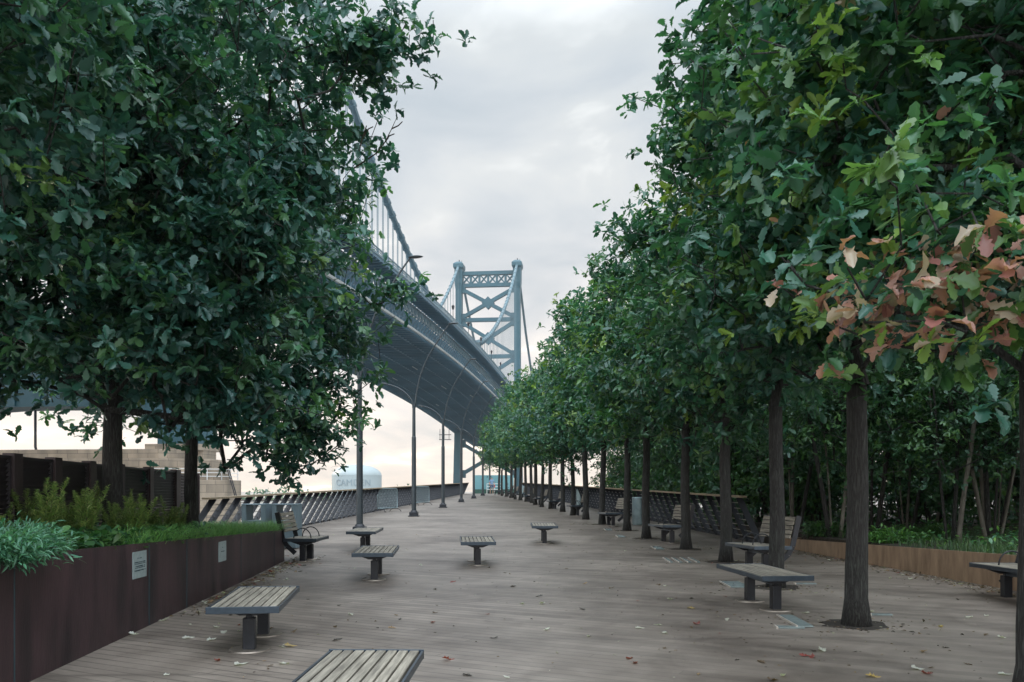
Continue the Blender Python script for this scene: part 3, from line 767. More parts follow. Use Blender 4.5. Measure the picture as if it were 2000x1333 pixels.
round_bin(3.95, 50.5, 'smaller looking round litter bin farther along the right railing')
round_bin(1.0, 75, 'tiny round litter bin near the far end of the oak row')

# ------------------------------------------------------------------ lamps
def make_lamp():
    e = empty('street_lamp', (0, 0, 0))
    mb = MB(); mb.box((0,0,.02), (.46,.46,.04)); mb.box((0,0,.11), (.36,.36,.15)); mb.cyl((0,0,.18), .16, .08, 16, .11)
    mb.build('base', M['steel_dark'], e, bevel=.012)
    mb = MB(); mb.cyl((0,0,.2), .098, 3.15, 20, .092); mb.cyl((0,0,3.33), .098, .05, 20, .072); mb.cyl((0,0,3.36), .074, 1.24, 18, .066); mb.cyl((0,0,4.58), .08, .05, 16)
    mb.build('pole', M['pole'], e, smooth=False)
    def spline(P):
        out_ = []
        P = [Vector((a, 0, b)) for a, b in P]
        for i in range(len(P)-1):
            p0, p1, p2, p3 = P[max(i-1, 0)], P[i], P[i+1], P[min(i+2, len(P)-1)]
            for k in range(5):
                t = k/5
                out_.append(.5*((2*p1)+(-p0+p2)*t+(2*p0-5*p1+4*p2-p3)*t*t+(-p0+3*p1-3*p2+p3)*t**3))
        return out_+[P[-1]]
    la = spline([(.03,4.6),(.07,4.9),(.13,5.3),(.27,5.93),(.55,6.65),(.94,7.3),(1.30,7.85),(1.50,8.12)])
    mb = MB(); n = len(la); mb.tube(la, [.042-.018*i/n for i in range(n)], 10); a = mb.build('long_arm', M['pole'], e, smooth=True)
    def head(x, z, s, sc=1):
        mb = MB(); K = 12
        for i in range(K):
            f = i/(K-1); 
        rows = []
        vs = []; fs = []
        for i in range(9):
            f = i/8; hw = .13*sc*math.sin(math.pi*min(1, .12+f*.88))**.6; hh = .055*sc*math.sin(math.pi*min(1, .1+f*.88))**.7
            cx_ = x+s*(f*.42*sc-.04); cz_ = z+.03*f
            for k in range(10):
                a_ = 2*math.pi*k/10; vs.append((cx_, hw*math.cos(a_), cz_+hh*math.sin(a_)*(1 if math.sin(a_) > 0 else .45)))
        for i in range(8):
            for k in range(10): fs.append((i*10+k, i*10+(k+1)%10, (i+1)*10+(k+1)%10, (i+1)*10+k))
        fs += [tuple(range(10))[::-1], tuple(80+k for k in range(10))]
        mb.add(vs, fs); return mb
    head(1.50, 8.12, 1).build('lamp_head', M['pole'], a, smooth=True)
    sa = spline([(-.03,4.6),(-.07,4.8),(-.2,5.05),(-.5,5.32),(-.85,5.50),(-1.15,5.58)])
    n = len(sa); mb = MB(); mb.tube(sa, [.04-.016*i/n for i in range(n)], 10); a = mb.build('short_arm', M['pole'], e, smooth=True)
    head(-1.15, 5.58, -1, .8).build('lamp_head', M['pole'], a, smooth=True)
    return e
lamp = make_lamp()
names = ['nearest tall double-armed lamp post, partly behind the left oak leaves','second tall double-armed lamp post from the camera','third tall double-armed lamp post from the camera',
         'fourth double-armed lamp post, in front of the far bridge tower leg','fifth double-armed lamp post from the camera','sixth lamp post of the left row','seventh lamp post, beside the walking person']
for i in range(7):
    Y = 25.7/2.33*(2.33+i); X = -5.33+.0324*Y
    o = lamp if i == 0 else copy_tree(lamp)
    o.location = (X, Y, dz(Y)); tag(o, names[i], 'street lamp', 'row of double-armed lamps')

# ------------------------------------------------------------------ barricades
def barricade(src=None):
    e = empty('barricade', (0,0,0))
    mb = MB(); L_, H_ = 2.0, 1.12
    fr = [(-L_/2,0,.18),(-L_/2,0,H_-.06),(-L_/2+.08,0,H_),(L_/2-.08,0,H_),(L_/2,0,H_-.06),(L_/2,0,.18),(-L_/2,0,.18)]
    mb.tube(fr, .018, 8); mb.build('frame', M['galv'], e, smooth=True)
    mb = MB()
    for i in range(1, 19): mb.tube([(-L_/2+L_*i/19,0,.18),(-L_/2+L_*i/19,0,H_)], .009, 6)
    mb.build('bars', M['galv'], e)
    for s in (-.8, .8):
        mb = MB(); mb.tube([(s,-.32,0),(s,-.24,.10),(s,-.1,.15),(s,.1,.15),(s,.24,.10),(s,.32,0)], .016, 8); mb.build('foot', M['steel_dark'], e, smooth=True)
    return e
b1 = barricade(); b2 = copy_tree(b1)
p1 = PY(757, 41.8); b1.location = p1; b1.rotation_euler = (0,0,math.radians(70)); tag(b1, 'grey steel crowd barricade against the left railing, nearer one', 'barricade', 'crowd barricades by the railing')
p2 = PY(822, 52.0); b2.location = p2; b2.rotation_euler = (0,0,math.radians(66)); tag(b2, 'grey steel crowd barricade behind the second lamp post, farther one', 'barricade', 'crowd barricades by the railing')

# ------------------------------------------------------------------ water tank, far shore
DT = 650.0
tx = (697-CX)/F*DT; tr_ = 48/F*DT
e = empty('storage_tank', (tx, DT, -5.5)); tag(e, 'large pale domed storage tank with a city name on the far bank', 'storage tank')
zt = (HY-928)/F*DT+HC+5.5; ztop = (HY-908)/F*DT+HC+5.5
mb = MB(); mb.cyl((0,0,0), tr_, zt-1, 64); mb.cyl((0,0,zt-1), tr_*1.006, .7, 64)
mb.build('tank_wall', M['tank'], e, smooth=False)
mb = MB(); K = 10; vs = []; fs = []
for i in range(K):
    a = math.pi/2*i/K; 
    for k in range(64): vs.append((tr_*math.cos(a)**.85*math.cos(2*math.pi*k/64), tr_*math.cos(a)**.85*math.sin(2*math.pi*k/64), zt-.3+(ztop-zt+.3)*math.sin(a)**1.15))
vs.append((0,0,ztop))
for i in range(K-1):
    for k in range(64): fs.append((i*64+k, i*64+(k+1)%64, (i+1)*64+(k+1)%64, (i+1)*64+k))
for k in range(64): fs.append(((K-1)*64+k, (K-1)*64+(k+1)%64, len(vs)-1))
mb.add(vs, fs); mb.build('dome', M['tank'], e, smooth=True)
tcv = bpy.data.curves.new('lettering', 'FONT'); tcv.body = 'CAMDEN'; tcv.size = 6.4; tcv.align_x = 'CENTER'; tcv.extrude = .08; tcv.space_character = 1.05
to_ = bpy.data.objects.new('lettering', tcv); C.objects.link(to_)
bpy.context.view_layer.update()
dg = bpy.context.evaluated_depsgraph_get(); tm = bpy.data.meshes.new_from_object(to_.evaluated_get(dg)); bpy.data.objects.remove(to_)
for v in tm.vertices:                                         # wrap round the tank
    x, y, z = v.co; a = x/tr_; rr = tr_*1.006+.15+z
    v.co = (math.sin(a)*rr, -math.cos(a)*rr, y+(HY-949)/F*DT+HC+5.5)
tm.materials.clear(); tm.materials.append(M['tank_text'])
to_ = bpy.data.objects.new('lettering', tm); C.objects.link(to_); to_.parent = e; to_.rotation_euler = (0,0,math.atan2(-tx, DT)*0)
mb = MB()
for k in range(-7, 8): mb.bar((1.2*k+.0, -tr_*math.cos(1.2*k/tr_)-.3, 1), (1.2*k+.0, -tr_*math.cos(1.2*k/tr_)-.3, 1.2), .2)
sh = MB(); sh.prism([(-3000,690),(3000,690),(3000,900),(-3000,900)], -6.4, -5.2)
tag(sh.build('far_bank', M['soil']), kind='structure')
rng = np.random.default_rng(5)
Pt = []; 
for k in range(2600):
    x = rng.uniform(-420, 160); h = max(1.5, 6+4*math.sin(x*.06)+2.5*math.sin(x*.21+1)); Pt.append((x, rng.uniform(695, 715), -5.2+rng.uniform(0, h)))
Pt = np.array(Pt); n = len(Pt)
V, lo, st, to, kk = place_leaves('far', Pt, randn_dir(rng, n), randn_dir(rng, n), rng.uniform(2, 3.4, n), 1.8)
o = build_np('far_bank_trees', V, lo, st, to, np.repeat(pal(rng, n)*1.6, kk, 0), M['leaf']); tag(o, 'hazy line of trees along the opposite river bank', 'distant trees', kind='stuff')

# ------------------------------------------------------------------ bridge
D0, TH, LS, ZTOP, ZLOW, HU, CAM_ = 402.05, .113, 326.9, 105.3, 43.82, 27.14, 6.05
WL, WR, WE, DD, UC = 15.84, 17.15, 20.3, 7.0, 13.55
T0 = Vector(((953.5-CX)/F*D0, D0, 0)); bd = Vector((math.sin(TH), math.cos(TH), 0)); bn = Vector((math.cos(TH), -math.sin(TH), 0))
def B(s, u, z): return T0-bd*s+bn*u+Vector((0, 0, HC+z))
hz = lambda s: HU+CAM_*4*s*(LS-s)/LS**2 if s > 0 and s < LS else HU-(.055*max(0, -s, s-LS))
cz = lambda s: ZLOW+(ZTOP-ZLOW)*(2*s/LS-1)**2
SN = 315.5
br = empty('suspension_bridge', T0); tag(br, 'blue suspension bridge sweeping overhead across the river to its far steel tower', 'bridge')
INV = Matrix.Translation(-T0)
def bbuild(mb, name, m, parent=None, smooth=False):
    o = mb.build(name, m, parent or br, smooth)
    if parent is None or parent is br: o.data.transform(INV)
    return o
def tower(s0, label, zbase, near):
    par_ = MB(); z_ = lambda py: (HY-py)/F*D0
    for sg in (-1, 1):
        mb = MB(); uc = sg*UC
        secs = [(zbase, 3.6, 1.6), (24, 3.2, .7), (45, 2.9, .2), (93, 2.8, 0), (96, 3.5, 0), (102.3, 3.6, 0), (103.2, 4.6, 0), (104.8, 4.6, 0), (105.6, 3.2, 0), (106.2, 1.8, 0)]
        for a, b in zip(secs[:-1], secs[1:]):
            vs = []
            for (z, w_, o_) in (a, b):
                for su in (-1, 1):
                    for ss in (-1, 1):
                        vs.append(B(s0+ss*w_*.75, uc+su*w_/2+sg*o_/2*1.0, z))
            mb.add(vs, [(0,1,5,4),(2,6,7,3),(0,4,6,2),(1,3,7,5),(0,2,3,1),(4,5,7,6)])
        bbuild(mb, 'tower_leg', M['bridge'])
    ui = UC-1.4
    def mem(mb, u0, z0, u1, z1, w_, dep=2.0): mb.bar(B(s0, u0, z0), B(s0, u1, z1), dep, w_, up=bn.cross(bd).normalized() if abs(u0-u1) > .1 else bn)
    mb = MB(); mem(mb, -ui, 100.7, ui, 100.7, 1.7); mem(mb, -ui, 95.2, ui, 95.2, 1.7)
    n = 6; wdt = 2*ui/n
    for i in range(n):
        u = -ui+wdt*i
        mem(mb, u+.3, 96, u+wdt-.3, 100, .55, 1.2); mem(mb, u+.3, 100, u+wdt-.3, 96, .55, 1.2)
        if i: mem(mb, u-.01, 96, u+.01, 100, .9, 1.3) if False else mb.bar(B(s0, u, 96), B(s0, u, 99.9), .9, 1.3, up=bd)
    bbuild(mb, 'portal_truss', M['bridge'])
    levels = [(93.5, 80.3), (78, 63), (61, 46), (22, 8.0)] if not near else [(93.5,80.3),(78,63),(61,46)]
    for zt_, zb_ in levels:
        mb = MB(); mem(mb, -ui, zt_, ui, zb_, 1.6); mem(mb, -ui, zb_, ui, zt_, 1.6, 1.96)
        zc_ = (zt_+zb_)/2; mb.box(B(s0, 0, zc_), (4.2, 2.1, 4.2), Matrix.Rotation(-TH, 3, 'Z') @ Matrix.Rotation(math.radians(45), 3, 'Y'))
        for su in (-1, 1):
            for zz in (zt_, zb_): mb.box(B(s0, su*(ui-.3), zz), (2.6, 2.04, 3.6), Matrix.Rotation(-TH, 3, 'Z'))
        bbuild(mb, 'cross_brace', M['bridge'])
    for z in (79.2, 62.2):
        mb = MB(); mem(mb, -ui, z, ui, z, 1.7); bbuild(mb, 'strut', M['bridge'])
    if near:                                                # arched strut low between the legs
        mb = MB(); K = 16; zt_ = 13.6
        for i in range(K):
            u0 = -ui-.2+2*(ui+.2)*i/K; u1 = -ui-.2+2*(ui+.2)*(i+1)/K
            arc = lambda u: 8.4+.0-1.9*(u/ui)**4*1.0+.0
            vs = []
            for (u, z) in ((u0, arc(u0)), (u1, arc(u1)), (u1, zt_), (u0, zt_)):
                for ss in (-1, 1): vs.append(B(s0+ss*2.2, u, z))
            mb.add(vs, [(0,2,4,6),(7,5,3,1),(0,1,3,2),(4,5,7,6),(0,6,7,1),(2,3,5,4)])
        for i in range(9): mb.box(B(s0-2.3*0+2.3, -ui+2*ui*(i+.5)/9, 11.0), (.25, .3, 5.0), Matrix.Rotation(-TH, 3, 'Z'))
        bbuild(mb, 'arched_strut', M['bridge'])
    mb = MB()
    for sg in (-1, 1):
        mb.box(B(s0, sg*UC, 106.6), (.4, .4, 1.2)); mb.bar(B(s0, sg*UC+1.2, 105), B(s0, sg*UC+1.2, 107), .15)
    bbuild(mb, 'beacon', M['steel_dark'])
tower(0, 'far', -4.5, False); tower(SN, 'near', 4.0, True)
ss = np.linspace(-60, LS+60, 100)
def ribbon(u0, u1, za, zb, name, m, s_=ss):
    mb = MB()
    for a, b in zip(s_[:-1], s_[1:]):
        vs = [B(q, u, hz(q)+z) for q in (a, b) for (u, z) in ((u0, za), (u1, za), (u1, zb), (u0, zb))]
        mb.add(vs, [(0,1,5,4),(1,2,6,5),(2,3,7,6),(3,0,4,7)])
    return bbuild(mb, name, m)
ribbon(-WL+.95, WR-1.6, 1.25, 2.1, 'roadway_slab', M['bridge_under'])
mb = MB(); s = -60.0
while s < LS+55:
    mb.bar(B(s, -WL+.1, hz(s)+.62), B(s, WR-.3, hz(s)+.62), .45, 1.2, up=Vector((0,0,1))); s += 2.55
bbuild(mb, 'floor_beams', M['bridge_under'])['kind'] = 'stuff'
for u in (-9.5, -4.2, 1.2, 6.6, 12.0):
    mb = MB()
    for a, b in zip(ss[:-1], ss[1:]): mb.bar(B(a, u, hz(a)+.45), B(b, u, hz(b)+.45), .4, .7)
    bbuild(mb, 'stringer', M['bridge_under'])
mb = MB(); rnd = random.Random(4)
for k in range(11):                                          # inspection walkways and pipes slung below
    s = 40+k*21.0; u = rnd.choice([-6.8, -1.4, 4.0, 9.4]); mb.bar(B(s, u, hz(s)-.12), B(s+rnd.uniform(5, 9), u, hz(s)-.12), .16)
bbuild(mb, 'hanging_pipes', M['conduit'])
mb = MB()
for a, b in zip(ss[:-1], ss[1:]): mb.bar(B(a, WR, hz(a)), B(b, WR, hz(b)), .42, .42)
bbuild(mb, 'edge_conduit', M['conduit'])
mb = MB()
for a, b in zip(ss[:-1], ss[1:]): mb.bar(B(a, -WL, hz(a)+.1), B(b, -WL, hz(b)+.1), .4, .5)
bbuild(mb, 'edge_beam', M['bridge_under'])
ribbon(WR-1.9, WR-1.5, .45, 3.7, 'fascia_girder', M['bridge_under'])
ribbon(-WL+.9, -WL+1.2, .45, 3.7, 'fascia_girder', M['bridge_under'])
mb = MB(); s = -60.0
while s < LS+55:
    mb.bar(B(s, WR-1.5, hz(s)+.5), B(s, WR, hz(s)+3.0), .25, .5, up=bd); s += 2.55
bbuild(mb, 'cantilever_brackets', M['bridge_under'])['kind'] = 'stuff'
for (u, s0_) in ((WR-.2, 1), (-WL, -1)):
    mb = MB()
    for a, b in zip(ss[:-1], ss[1:]): mb.bar(B(a, u, hz(a)+4.75), B(b, u, hz(b)+4.75), .3, .3); mb.bar(B(a, u, hz(a)+3.1), B(b, u, hz(b)+3.1), .3, .35)
    s = -60.0; k = 0
    while s < LS+55:
        if k % 2 == 0: mb.bar(B(s, u, hz(s)+2.9), B(s+1.5, u, hz(s)+4.7), .3, .3, up=bn)
        else: mb.bar(B(s, u, hz(s)+4.7), B(s+1.5, u, hz(s)+2.9), .3, .3, up=bn)
        if k % 2 == 0: mb.bar(B(s, u, hz(s)+2.9), B(s, u, hz(s)+4.7), .32, .32, up=bn)
        s += 1.5; k += 1
    bbuild(mb, 'stiffening_truss', M['bridge_rail'])
for (ua, ub, uo) in ((WR-.3, WE, WE), (-WE, -WL+.2, -WE)):
    ribbon(ua, ub, 5.35, 5.85, 'walkway_slab', M['bridge_under'])
    mb = MB(); s = -60.0
    while s < LS+55:
        mb.bar(B(s, ua, hz(s)+5.2), B(s, ub, hz(s)+5.2), .2, .3); s += 1.9
    bbuild(mb, 'walkway_beams', M['bridge_under'])['kind'] = 'stuff'
    mb = MB()
    for a, b in zip(ss[:-1], ss[1:]):
        mb.bar(B(a, uo, hz(a)+DD), B(b, uo, hz(b)+DD), .16, .16); mb.bar(B(a, uo, hz(a)+6.0), B(b, uo, hz(b)+6.0), .22, .35); mb.bar(B(a, uo, hz(a)+6.6), B(b, uo, hz(b)+6.6), .08, .08)
    s = -60.0
    while s < LS+55: mb.bar(B(s, uo, hz(s)+5.9), B(s, uo, hz(s)+DD), .09, .09, up=bn); s += .8
    bbuild(mb, 'walkway_railing', M['bridge_rail'])
cs = np.linspace(0, SN, 110)
for sg in (1, -1):
    mb = MB(); mb.tube([B(q, sg*UC, cz(q)) for q in cs], .62, 8)
    q = 3.0
    while q < SN: mb.tube([B(q-.35, sg*UC, cz(q-.35)), B(q+.35, sg*UC, cz(q+.35))], .80, 8); q += 3.8
    bbuild(mb, 'main_cable', M['bridge_rail'], smooth=False)
    mb = MB(); mb.tube([B(0, sg*UC, ZTOP), B(-40, sg*UC, 80), B(-90, sg*UC, 55), B(-150, sg*UC, 30)], .6, 8); bbuild(mb, 'side_span_cable', M['bridge_rail'])
    q = 6.0 if sg > 0 else 3.0
    stp = 3.8 if sg > 0 else 6.4
    while q < SN-2:
        z1 = cz(q); z0 = hz(q)+2.2
        if z1 > z0+1.5:
            mb = MB()
            for o_ in (-.35, .35): mb.bar(B(q+o_, sg*UC, z0), B(q+o_, sg*UC, z1-.5), .10, .10, up=bn)
            bbuild(mb, 'suspender', M['bridge_rail'])
        q += stp
for k in range(9):                                            # lamps on the walkway
    q = 22+k*22.0; mb = MB(); mb.bar(B(q, WE-.6, hz(q)+6), B(q, WE-.6, hz(q)+9.6), .13, .13, up=bn); mb.cyl(B(q, WE-.6, hz(q)+9.5), .22, .8, 8, .36); mb.cyl(B(q, WE-.6, hz(q)+10.3), .36, .3, 8, .1)
    bbuild(mb, 'deck_lamp', M['steel_dark'])
mb = MB(); 
for dzp in (0, -2.2):
    mb.bar(B(8, -WL-5.5, hz(8)-2+dzp), B(8, -WL-.1, hz(8)-2+dzp), 1.6, .25)
for u in (-WL-5.2, -WL-3.2, -WL-1.0): mb.bar(B(8, u, hz(8)-4.2), B(8, u, hz(8)+.6), .2, .2, up=bn)
bbuild(mb, 'inspection_platform', M['steel_dark'])

# masonry pier of the near tower
pr = empty('bridge_pier', B(SN, 0, 0)-Vector((0,0,HC))); tag(pr, 'stepped granite bridge pier standing in the river behind the fence', 'bridge pier')
def PL(u, s): return (bn*u-bd*s)
def tier(hu, hs, z0, z1, name, m=None):
    pts = [(-hu,0),(-hu+hs*.8,hs),(hu-hs*.8,hs),(hu,hs*.35),(hu,-hs*.35),(hu-hs*.8,-hs),(-hu+hs*.8,-hs)]
    mb = MB(); mb.prism([tuple(PL(u, s))[:2] for u, s in pts], z0, z1); return mb.build(name, m or M['stone'], pr, bevel=.06)
ze = lambda py, Y: HC+(HY-py)/F*Y
tier(19.0, 5.5, -7, 2.7, 'lower_tier'); tier(18.0, 5.0, 2.7, 3.9, 'middle_tier'); tier(17.4, 4.6, 3.9, 4.75, 'middle_tier'); tier(16.6, 4.0, 4.75, 5.65, 'upper_tier')
for sg in (-1, 1):
    c = PL(sg*UC*1.03, 0); mb = MB(); mb.box((c.x, c.y, 5.9), (5.4, 5.4, .6), Matrix.Rotation(-TH, 3, 'Z')); mb.build('leg_pedestal', M['stone'], pr)
rl = MB()
edge = [(-14.4,5.3),(14.4,5.3),(18.7,1.9),(18.7,-1.8)]
for (a, b) in zip(edge[:-1], edge[1:]):
    A = PL(*a); Bq = PL(*b)
    for z in (.35, .7, 1.05): rl.bar(A+Vector((0,0,2.7+z)), Bq+Vector((0,0,2.7+z)), .06)
    n = max(2, int((Bq-A).length/1.3))
    for i in range(n+1): q = A.lerp(Bq, i/n); rl.bar(q+Vector((0,0,2.7)), q+Vector((0,0,3.78)), .07, .07, up=bn)
rl.build('safety_rail', M['white'], pr)
ld = MB(); q = PL(19.1, 1.5)
for o_ in (0, .5):
    ld.bar(q+Vector((0,o_,3.7)), q+Vector((1.5,o_,-1.5)), .08, .08, up=bd)
for i in range(14): f = i/13; ld.bar(q+Vector((1.5*f,0,3.7-5.2*f)), q+Vector((1.5*f,.5,3.7-5.2*f)), .06)
ld.build('ladder', M['steel_dark'], pr)
# long low granite wall left of the pier
gw = MB(); a_ = B(SN, -22, 0); gw.prism([(-75,84),(-75,92),(a_.x+14,93),(a_.x+14,85)], -7, 4.95)
tag(gw.build('granite_wall', M['stone']), 'long low granite wall behind the dark fence at far left', 'wall')
dp = MB(); q = B(SN, 0, 0); q = Vector(((78-1000)/F*86, 86, 0)); dp.tube([(q.x,q.y,5.0),(q.x-.3,q.y,5.4),(q.x-.45,q.y,6.0),(q.x-.45,q.y,9.6)], .13, 8)
tag(dp.build('drain_pipe', M['steel_dark'], None, True), 'thin bent pipe between the granite wall and the bridge strut', 'pipe')

# ------------------------------------------------------------------ far end of the pier
sw = empty('screen_wall', (PY(926, 92.4).x, 92.4, dz(92.4))); tag(sw, 'teal painted wall with dark blotches closing the far end of the walkway', 'wall')
wd = 4.2
mb = MB(); mb.box((wd/2, .1, 1.2), (wd, .18, 1.5)); mb.build('painted_panel', M['mural'], sw)
mb = MB(); mb.box((wd/2, .1, .225), (wd, .2, .45)); mb.build('green_base', simple('dark_green_paint', (.03,.09,.07), .7, 0, .3, 3), sw)
gr = empty('guard_rail', (PY(951, 91.0).x, 91.0, dz(91))); tag(gr, 'white guard rail at the far end behind the walking person', 'guard rail')
mb = MB()
for z in (.45, .75, 1.05): mb.tube([(0,0,z),(1.6,0,z)], .028, 8)
mb.build('rails', M['white'], gr)
mb = MB()
for x in (0, .8, 1.6): mb.tube([(x,0,0),(x,0,1.06)], .03, 8)
mb.build('posts', M['white'], gr)

# person, walking away at the far end
def skin_body(name, pts, edges, rad, mat_, parent, root=0, sub=2):
    me = bpy.data.meshes.new(name); me.from_pydata(pts, edges, []); me.update()
    o = bpy.data.objects.new(name, me); C.objects.link(o)
    if parent: o.parent = parent
    m = o.modifiers.new('skin', 'SKIN'); m.use_smooth_shade = True
    for i, v in enumerate(me.skin_vertices[0].data):
        r_ = rad[i]; v.radius = r_ if isinstance(r_, tuple) else (r_, r_)
        v.use_root = (i == root)
    s_ = o.modifiers.new('sub', 'SUBSURF'); s_.levels = sub; s_.render_levels = sub
    me.materials.append(mat_)
    return o
pe = empty('person', PY(960.5, 90.2), math.radians(10)); tag(pe, 'person in light blue top and shorts walking at the far end of the pier', 'person')
pts = [(0,0,.92),(0,0,1.08),(0,.01,1.28),(0,.01,1.42),(0,.01,1.50),(0,0,1.58),(0,0,1.66),
       (.10,0,.88),(.11,-.12,.50),(.11,-.06,.09),(.11,-.20,.03),
       (-.10,0,.88),(-.11,.16,.50),(-.11,.34,.14),(-.11,.26,.04),
       (.19,0,1.40),(.25,.06,1.14),(.22,-.10,.92),(.21,-.13,.83),
       (-.19,0,1.40),(-.26,-.04,1.14),(-.24,-.18,.95),(-.23,-.22,.87)]
ed = [(0,1),(1,2),(2,3),(3,4),(4,5),(5,6),(0,7),(7,8),(8,9),(9,10),(0,11),(11,12),(12,13),(13,14),(3,15),(15,16),(16,17),(17,18),(3,19),(19,20),(20,21),(21,22)]
rd = [(.14,.10),(.125,.09),(.15,.10),(.12,.08),.05,.075,.085,.085,.058,.038,.035,.085,.058,.038,.035,.055,.042,.032,.035,.055,.042,.032,.035]
skin_body('body', pts, ed, rd, M['skin'], pe)
skin_body('shirt', [(0,0,.90),(0,0,1.08),(0,.01,1.28),(0,.01,1.43),(.19,0,1.41),(.24,.04,1.22),(-.19,0,1.41),(-.25,-.02,1.22)], [(0,1),(1,2),(2,3),(3,4),(4,5),(3,6),(6,7)], [(.17,.13),(.15,.115),(.17,.12),(.13,.09),.075,.068,.075,.068], M['shirt'], pe)
skin_body('shorts', [(0,0,.96),(.10,0,.86),(.11,-.07,.62),(-.10,0,.86),(-.11,.09,.62)], [(0,1),(1,2),(0,3),(3,4)], [(.16,.12),.11,.095,.11,.095], M['shorts'], pe)
skin_body('hair', [(0,.03,1.60),(0,.02,1.70)], [(0,1)], [.085,.10], M['hair'], pe)
bgp = MB(); bgp.box((.27,-.14,.62), (.10,.26,.30)); bgp.tube([(.22,-.2,.76),(.22,-.15,.84),(.22,-.08,.76)], .01, 6)
o = bgp.build('shoulder_bag', M['red'], None, bevel=.03); o.location = pe.location+Vector((.03,0,.18)); tag(o, 'small red bag beside the walking person', 'bag')

# ------------------------------------------------------------------ tree pits and pale deck panels
pits = [('B',3.76,9.55),('C',3.88,12.8),('D',4.10,16.7),('E',3.94,19.7),('F',3.58,23.2),('G',3.53,26.7),('H',3.15,30.4)]
ordn = ['second','third','fourth','fifth','sixth','seventh','eighth']
for (n_, x, y), w_ in zip(pits, ordn):
    mb = MB(); rnd = random.Random(n_)
    poly = [(x+.36*math.cos(a)*rnd.uniform(.85,1.2), y+.33*math.sin(a)*rnd.uniform(.9,1.15)) for a in [2*math.pi*k/18 for k in range(18)]]
    mb.prism(poly, lambda p: dz(p[1])-.02, lambda p: dz(p[1])+.004)
    tag(mb.build('tree_pit', M['soil']), 'dark soil opening round the %s oak trunk of the right row' % w_, 'tree pit', 'soil openings round the oaks')
def glass(x, y, w_, l_, rz, lab):
    e = empty('deck_panel', (x, y, dz(y)), rz, 0); tag(e, lab, 'deck panel', 'pale panels set in the deck by the oaks')
    mb = MB(); mb.box((0,0,.008), (w_, l_, .012)); mb.build('panel', M['glass_block'], e)
    mb = MB(); mb.box((-w_/2-.008,0,.01), (.016, l_, .022)); mb.build('edge_strip', M['glass_edge'], e)
glass(3.17,9.75,.17,.86,math.radians(-3),'long pale panel set in the deck left of the second oak trunk')
glass(2.98,9.33,.28,.13,math.radians(-3),'small dark panel in the deck left of the long pale panel')
glass(4.32,10.2,.24,.10,math.radians(-3),'small dark panel in the deck right of the second oak trunk')
glass(3.35,13.1,.28,.8,math.radians(-3),'pale panel in the deck behind the bench before the third oak')
glass(4.45,13.2,.30,.10,math.radians(-3),'thin pale strip in the deck right of the third oak trunk')
for k in range(4): glass(3.05+.17*k,17.0,.06,1.1,math.radians(-3),['leftmost','second','third','rightmost'][k]+' of four narrow pale strips left of the fourth oak trunk')
glass(3.35,20.0,.2,.9,math.radians(-3),'pale panel in the deck left of the fifth oak trunk')
glass(3.0,24.0,.2,.9,math.radians(-3),'pale panel in the deck left of the sixth oak trunk')
glass(3.0,27.2,.2,.9,math.radians(-3),'pale panel in the deck left of the seventh oak trunk')
# ------------------------------------------------------------------ trees
# right row -------------------------------------------------------
def autumn(rng, P, t):      # pink-brown bleached leaves on the low branch reaching the camera
    d = np.sqrt(((P[:,0]-2.35)/1.0)**2+((P[:,1]-4.7)/1.3)**2+((P[:,2]-2.66)/.25)**2)*(1+.25*np.sin(P[:,0]*9)*np.sin(P[:,1]*8+P[:,2]*7))
    pr = np.clip(1.35-d, 0, .5); k = rng.random(len(P)) < pr
    c = np.array([(.42,.22,.18),(.34,.17,.13),(.28,.12,.11),(.36,.29,.22)])[rng.integers(0, 4, len(P))]
    t = np.where(k[:, None], c, t)
    k2 = rng.random(len(P)) < .005; t = np.where(k2[:, None], c*.8, t)
    return t
OG = 'oaks in the right row along the walkway'
GREEN_R = np.array([(.024,.085,.060),(.032,.105,.060),(.046,.128,.052),(.085,.17,.050),(.16,.25,.05)])
make_tree('oak_tree', 3.74, 6.2, dz(6.2), .135, [(-.2,-.2,5.2,2.1,2.0,2.6),(-1.5,-1.4,2.75,.85,.8,.45),(-.5,-1.3,2.9,1.2,.9,.5),(-1.6,-.5,4.0,.6,.8,.6),(.8,.3,4.2,1.8,1.8,1.6)], 1450, 22, .145, 'oak', 11, fork=2.35,
          label='nearest oak at the right edge with pinkish brown leaves on its low branch', group=OG, gaps=.25, extra=autumn, cols=GREEN_R, p=[.24,.32,.26,.13,.05])
make_tree('oak_tree', 3.76, 9.5, dz(9.5), .125, [(0,0,5.7,1.85,2.0,3.0),(-.6,-.3,3.9,1.4,1.5,1.2),(-1.2,0,6.3,.8,1.0,1.0)], 1200, 22, .16, 'oak', 12, fork=2.6,
          label='second oak of the right row, bare trunk in front of the tan wall', group=OG, gaps=.2, cols=GREEN_R, p=[.30,.34,.23,.10,.03])
make_tree('oak_tree', 3.88, 12.8, dz(12.8), .115, [(0,0,5.6,1.8,2.0,3.1),(-.5,-.3,4.2,1.5,1.6,1.3),(-1.1,0,6.6,.7,.9,.8)], 1100, 20, .16, 'oak', 13, fork=2.6,
          label='third oak of the right row, trunk behind the near backless bench', group=OG, gaps=.15, cols=GREEN_R, p=[.36,.34,.20,.08,.02])
mt1 = make_tree('oak_tree', 4.10, 16.7, dz(16.7), .115, [(.3,0,5.0,1.9,2.1,2.8),(-.1,0,3.9,1.8,1.8,1.3),(-1.1,.2,6.0,.8,.9,.7),(-1.5,.2,6.4,.85,.85,.6)], 800, 18, .18, 'mid', 14, fork=2.7,
          label='', group=OG, gaps=.15, minr=.006, cols=GREEN_R, p=[.38,.34,.20,.06,.02])
